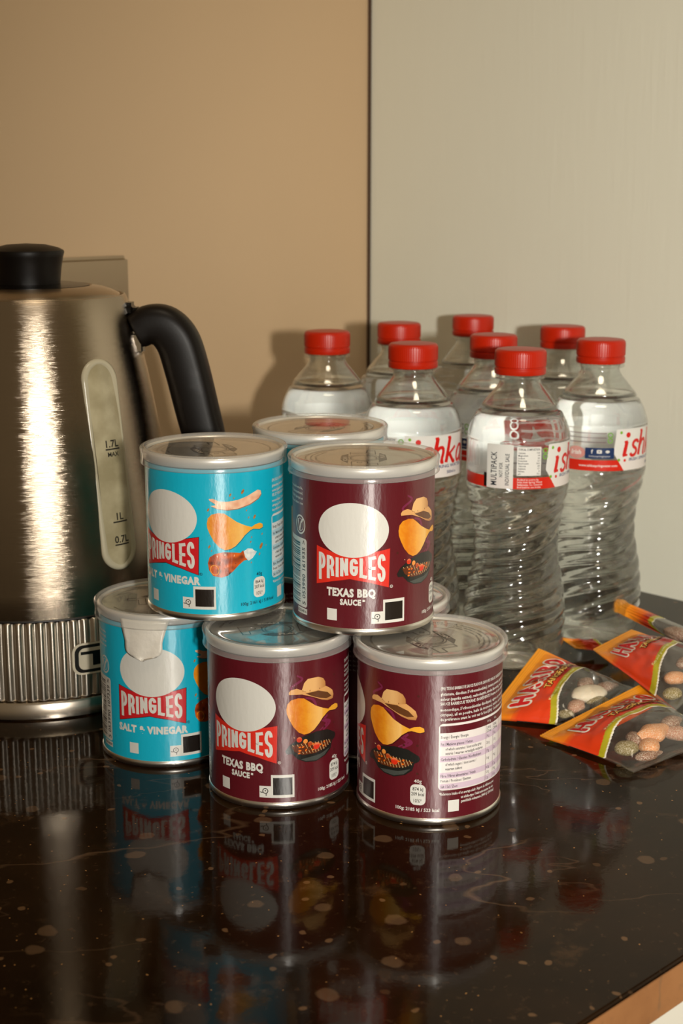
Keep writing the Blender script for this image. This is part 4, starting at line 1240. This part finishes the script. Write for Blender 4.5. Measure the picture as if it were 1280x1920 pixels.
YEL = lin(222, 142, 22); ORA = lin(212, 92, 20); ORR = lin(206, 58, 22); DRED = lin(158, 24, 20); GRE = lin(166, 156, 34); OWH = lin(224, 216, 200)
class Bag:
    def __init__(s, label, S0, S1, T0, T1, thick, curl=0.0, seed=0, win=0.56, text=True, gauss=None):
        s.S0, s.S1, s.T0, s.T1 = S0, S1, T0, T1
        s.t, s.curl, s.seed, s.win = thick, curl, seed, win
        s.W = ((S1 - S0).length + (T1 - T0).length) / 2
        s.L = ((T0 - S0).length + (T1 - S1).length) / 2
        c = (S0 + S1 + T0 + T1) / 4
        s.root = thing('sweet_bag', label, 'sweet bag', (c.x, c.y, 0.0), 0, 'small bags of sweets')
        s.c = Vector((c.x, c.y, 0))
        s.build(text)
    def base(s, u, v):
        p = (s.S0 * (1 - v) + s.S1 * v) * (1 - u) + (s.T0 * (1 - v) + s.T1 * v) * u
        n = (s.T0 - s.S0).cross(s.S1 - s.S0).normalized()
        if n.z < 0:
            n = -n
        return p, n
    def shape(s, u, v):
        uu = min(1, max(0, (u - 0.08) / 0.86)) ** 1.7
        pv = max(0.0, sin(pi * min(1, max(0, (v - 0.02) / 0.96)))) ** 0.62
        pu = max(0.0, sin(pi * uu)) ** 0.55
        return pu * pv
    def top(s, u, v, off=0.0):
        p, n = s.base(u, v)
        h = s.t * s.shape(u, v)
        k = s.seed * 3.1
        wr = noise.noise((u * 5 + k, v * 5, 0.3)) * 0.0016 + noise.noise((u * 13 + k, v * 11, 1.3)) * 0.0008
        ed = 1 - abs(2 * v - 1)
        wr += 0.0009 * sin(v * 34 + 3 * noise.noise((v * 4, k, 0))) * math.exp(-((u - 0.2) / 0.16) ** 2)
        h += wr * (0.25 + s.shape(u, v)) * min(1, 6 * ed + 0.2)
        if s.curl and u < 0.3:
            h += s.curl * ((0.3 - u) / 0.3) ** 2
        q = p + n * (max(h, 0.0) + 0.0006 + off)
        # sides draw in where the bag is full
        inn = 0.05 * s.shape(u, 0.5)
        q = q + (s.base(u, 0.5)[0] - p) * inn
        q.z = max(q.z, 0.0009 + off)
        return q
    def under(s, u, v):
        p, n = s.base(u, v)
        h = -0.25 * s.t * s.shape(u, v)
        if s.curl and u < 0.3:
            h += s.curl * ((0.3 - u) / 0.3) ** 2
        q = p + n * h
        q = q + (s.base(u, 0.5)[0] - p) * 0.05 * s.shape(u, 0.5)
        q.z = max(q.z, 0.0004)
        return q
    def colour(s, u, v):
        if u > 0.95:
            return ORA
        edge = s.stripe(v)
        if u > edge:
            return GRE if u < edge + 0.06 else OWH
        y = 0.29 + 0.05 * (v - 0.5)
        c = mix(YEL, ORA, (u - 0.05) / 0.25) if u < y else mix(ORR, DRED, (v - 0.42) * 4)
        if y - 0.03 < u < y + 0.03:
            c = mix(ORA, mix(ORR, DRED, (v - 0.42) * 4), (u - y + 0.03) / 0.06)
        if abs(u - 0.025) % 0.02 < 0.006 and u < 0.07:
            c = [x * 0.8 for x in c]
        return c
    def stripe(s, v):
        return s.win + 0.10 * math.exp(-(v / 0.20) ** 2)
    def build(s, text):
        NU, NV = 150, 100
        A = Art(); B = []
        pu = lambda i: i / NU
        grid = {}
        def mk(cond, fn):
            vs, fs, cs, idx = [], [], [], {}
            for i in range(NU):
                for j in range(NV):
                    u, v = (i + 0.5) / NU, (j + 0.5) / NV
                    if not cond(u, v):
                        continue
                    f = []
                    for di, dj in ((0, 0), (1, 0), (1, 1), (0, 1)):
                        key = (i + di, j + dj)
                        if key not in idx:
                            idx[key] = len(vs)
                            uu, vv = key[0] / NU, key[1] / NV
                            if key[0] == 0:
                                uu -= 0.008 * (key[1] % 2)
                            vs.append(fn(uu, vv) - s.c)
                            c = s.colour(uu, vv); cs.append((*c, 1.0))
                        f.append(idx[key])
                    fs.append(f)
            return vs, fs, cs
        printed = lambda u, v: u < s.stripe(v) + 0.075
        tail = lambda u, v: u > 0.95 and not printed(u, v)
        clear = lambda u, v: not printed(u, v) and not tail(u, v)
        def make(name, cond, fn, mat):
            vs, fs, cs = mk(cond, fn)
            me = bpy.data.meshes.new(name)
            me.from_pydata(vs, [], fs)
            a = me.color_attributes.new('Col', 'FLOAT_COLOR', 'POINT')
            a.data.foreach_set('color', [x for c in cs for x in c])
            return obj(name, me, mat, s.root)
        pf = make('printed_film', printed, s.top, M['film_print'])
        make('end_seal', tail, s.top, M['window_film'])
        make('clear_window', clear, s.top, M['window_film'])
        make('back_film', lambda u, v: u < 0.3, s.under, M['film_print'])
        make('back_window', lambda u, v: u > 0.3, s.under, M['window_film'])
        # lettering: x runs along v, y runs against u
        W, L = s.W, s.L
        def m(x, y, l):
            u, v = -y / L, x / W
            p = s.top(u, v)
            a = s.top(u + 0.01, v) - s.top(u - 0.01, v); b = s.top(u, v + 0.01) - s.top(u, v - 0.01)
            n = a.cross(b).normalized()
            if n.z < 0:
                n = -n
            return p + n * (0.00022 + 0.00016 * l) - s.c
        if text:
            h = 0.19 * L
            y0 = -0.345 * L
            yb = lambda x: y0 - 0.004 * L; yt = lambda x: y0 + h
            wd = 0.030 * W
            for pen, c, l in ((0.068 * W, OWH, 1), (0.036 * W, lin(200, 24, 30), 2.4)):
                lettering(A, 'HARIBO', 0.15 * W, 0.90 * W, 0.034 * W, wd, yb, yt, c, l, pen=pen, round_ends=True, step=0.0015)
            ty = -(0.455) * L
            A.text('TANGFASTICS', 0.34 * W, ty, 0.058 * L, lin(86, 48, 14), 1, width=0.56 * W, bold=0.10, step=0.0015)
            A.text('TANGFASTICS', 0.34 * W, ty, 0.058 * L, lin(228, 178, 84), 2.2, width=0.56 * W, bold=0.015, step=0.0015)
            A.text('Kids and grown-ups love it so', 0.18 * W, -(s.win + 0.045) * L, 0.026 * L, lin(226, 222, 150), 1, width=0.5 * W, step=0.0015)
            A.build(m, 'printed_lettering', M['film_print'], pf, smooth=False)

b1 = Bag('leftmost bag of sweets, right beside the maroon tub, white sweet in its window',
         Vector((0.084, 0.812, 0.001)), ground(1010, 1217, 0.024), Vector((0.142, 0.792, 0.001)), Vector((0.180, 0.856, 0.004)), 0.015, seed=1, win=0.50)
b2 = Bag('front bag of sweets nearest the camera, with pale orange sweets in its window',
         ground(1012, 1381, 0.0015), ground(1205, 1283, 0.020), ground(1188, 1449, 0.001), ground(1345, 1385, 0.004), 0.016, seed=2, win=0.50)
b3 = Bag('bag of sweets lying across the others at the right, its lettering tilted upward',
         ground(1112, 1219, 0.026), ground(1184, 1182, 0.030), ground(1262, 1338, 0.018), ground(1360, 1240, 0.024), 0.014, seed=3, win=0.60)
b4 = Bag('rear bag of sweets by the right wall with a curled-up corner and brown sweet',
         ground(1164, 1152, 0.018), ground(1168, 1128, 0.026), ground(1330, 1236, 0.006), ground(1360, 1204, 0.018), 0.014, curl=0.010, seed=4, win=0.36, text=False)
b5 = Bag('bag of sweets mostly buried behind the others, only an orange sliver showing between the bottles',
         ground(1078, 1216, 0.005), ground(1050, 1196, 0.010), ground(1165, 1228, 0.003), ground(1150, 1206, 0.004), 0.006, seed=5, text=False)

# ------------------------------------------------------------------ the sweets seen through the bag windows
def sweet(label, bag, u, v, size, mat, rot=0.0, shape='drop', lift=0.45, group='sugared sweets in the bags'):
    bm = bmesh.new()
    bmesh.ops.create_icosphere(bm, subdivisions=4, radius=1.0)
    k = random.random() * 50
    for vt in bm.verts:
        d = vt.co.copy()
        x, y, z = d.x, d.y, d.z
        if shape == 'bottle':
            f = 1.0 if x < 0.1 else max(0.42, 1 - (x - 0.1) * 1.1)
            y *= f; z *= (f + 1) / 2
        elif shape == 'lobes':
            f = 0.80 + 0.24 * cos(2.0 * (x * 2.2)) 
            y *= f
        z = max(z, -0.75)
        nz = 1 + 0.05 * noise.noise((d.x * 2 + k, d.y * 2, d.z * 2)) + 0.025 * noise.noise((d.x * 8 + k, d.y * 8, d.z * 8))
        vt.co = Vector((x * size[0], y * size[1], z * size[2])) * nz
    t = bag.top(u, v); b = bag.under(u, v)
    p = b * (1 - lift) + t * lift
    o = obj('gummy_sweet', bm, mat)
    o.location = p
    o.rotation_euler = (0, 0, rot)
    return tag(o, label, 'sweet', group)
sweet('white egg-shaped foam sweet in the leftmost bag', b1, 0.74, 0.56, (0.0122, 0.0080, 0.0048), M['gum_white'], 0.5)
sweet('sugared brown sweet just below the white one in the leftmost bag', b1, 0.74, 0.30, (0.0080, 0.0050, 0.0040), M['gum_pink'], 0.9, 'bottle')
sweet('sugared olive sweet at the lower front corner of the leftmost bag', b1, 0.70, 0.15, (0.0050, 0.0038, 0.0026), M['gum_green'], 0.2)
sweet('sugared brown sweet right of the white one in the leftmost bag', b1, 0.82, 0.80, (0.0080, 0.0046, 0.0034), M['gum_brown'], 0.4, 'bottle')
sweet('wide pale orange sweet uppermost in the front bag', b2, 0.72, 0.52, (0.0130, 0.0072, 0.0050), M['gum_orange'], 0.6, 'lobes')
sweet('round pale orange sweet lower right in the front bag', b2, 0.83, 0.36, (0.0072, 0.0056, 0.0042), M['gum_orange'], 1.1)
sweet('sugared olive sweet at the left of the front bag window', b2, 0.73, 0.20, (0.0068, 0.0052, 0.0042), M['gum_green'], 0.2)
sweet('long brown sweet along the bottom of the front bag', b2, 0.90, 0.28, (0.0095, 0.0036, 0.0028), M['gum_brown'], 0.5, 'bottle')
sweet('brownish sweet at the far right in the front bag', b2, 0.82, 0.72, (0.0090, 0.0050, 0.0042), M['gum_pink'], -0.3, 'bottle')
sweet('dark brown sweet at the back edge of the front bag', b2, 0.66, 0.80, (0.0090, 0.0050, 0.0040), M['gum_brown'], 0.7, 'bottle')
sweet('sugared brown sweet between the olive and orange sweets of the front bag', b2, 0.68, 0.34, (0.0066, 0.0046, 0.0036), M['gum_brown'], 1.5)
sweet('sugared brown sweet behind the white one in the leftmost bag', b1, 0.64, 0.72, (0.0085, 0.0048, 0.0036), M['gum_brown'], 1.0, 'bottle')
sweet('olive sweet at the tail end of the leftmost bag', b1, 0.86, 0.48, (0.0070, 0.0046, 0.0034), M['gum_green'], 0.2)
sweet('brown sweet at the back of the bag lying across the others', b3, 0.78, 0.66, (0.0090, 0.0052, 0.0040), M['gum_brown'], 0.6, 'bottle')
sweet('olive sweet deep in the bag lying across the others', b3, 0.88, 0.16, (0.0064, 0.0046, 0.0034), M['gum_green'], 0.6)
sweet('small orange sweet in the bag lying across the others', b3, 0.80, 0.35, (0.0070, 0.0050, 0.0038), M['gum_orange'], 0.3)
sweet('brown cola coloured sweet in the rear bag by the wall', b4, 0.66, 0.45, (0.0130, 0.0062, 0.0046), M['gum_brown'], -0.9, 'bottle')
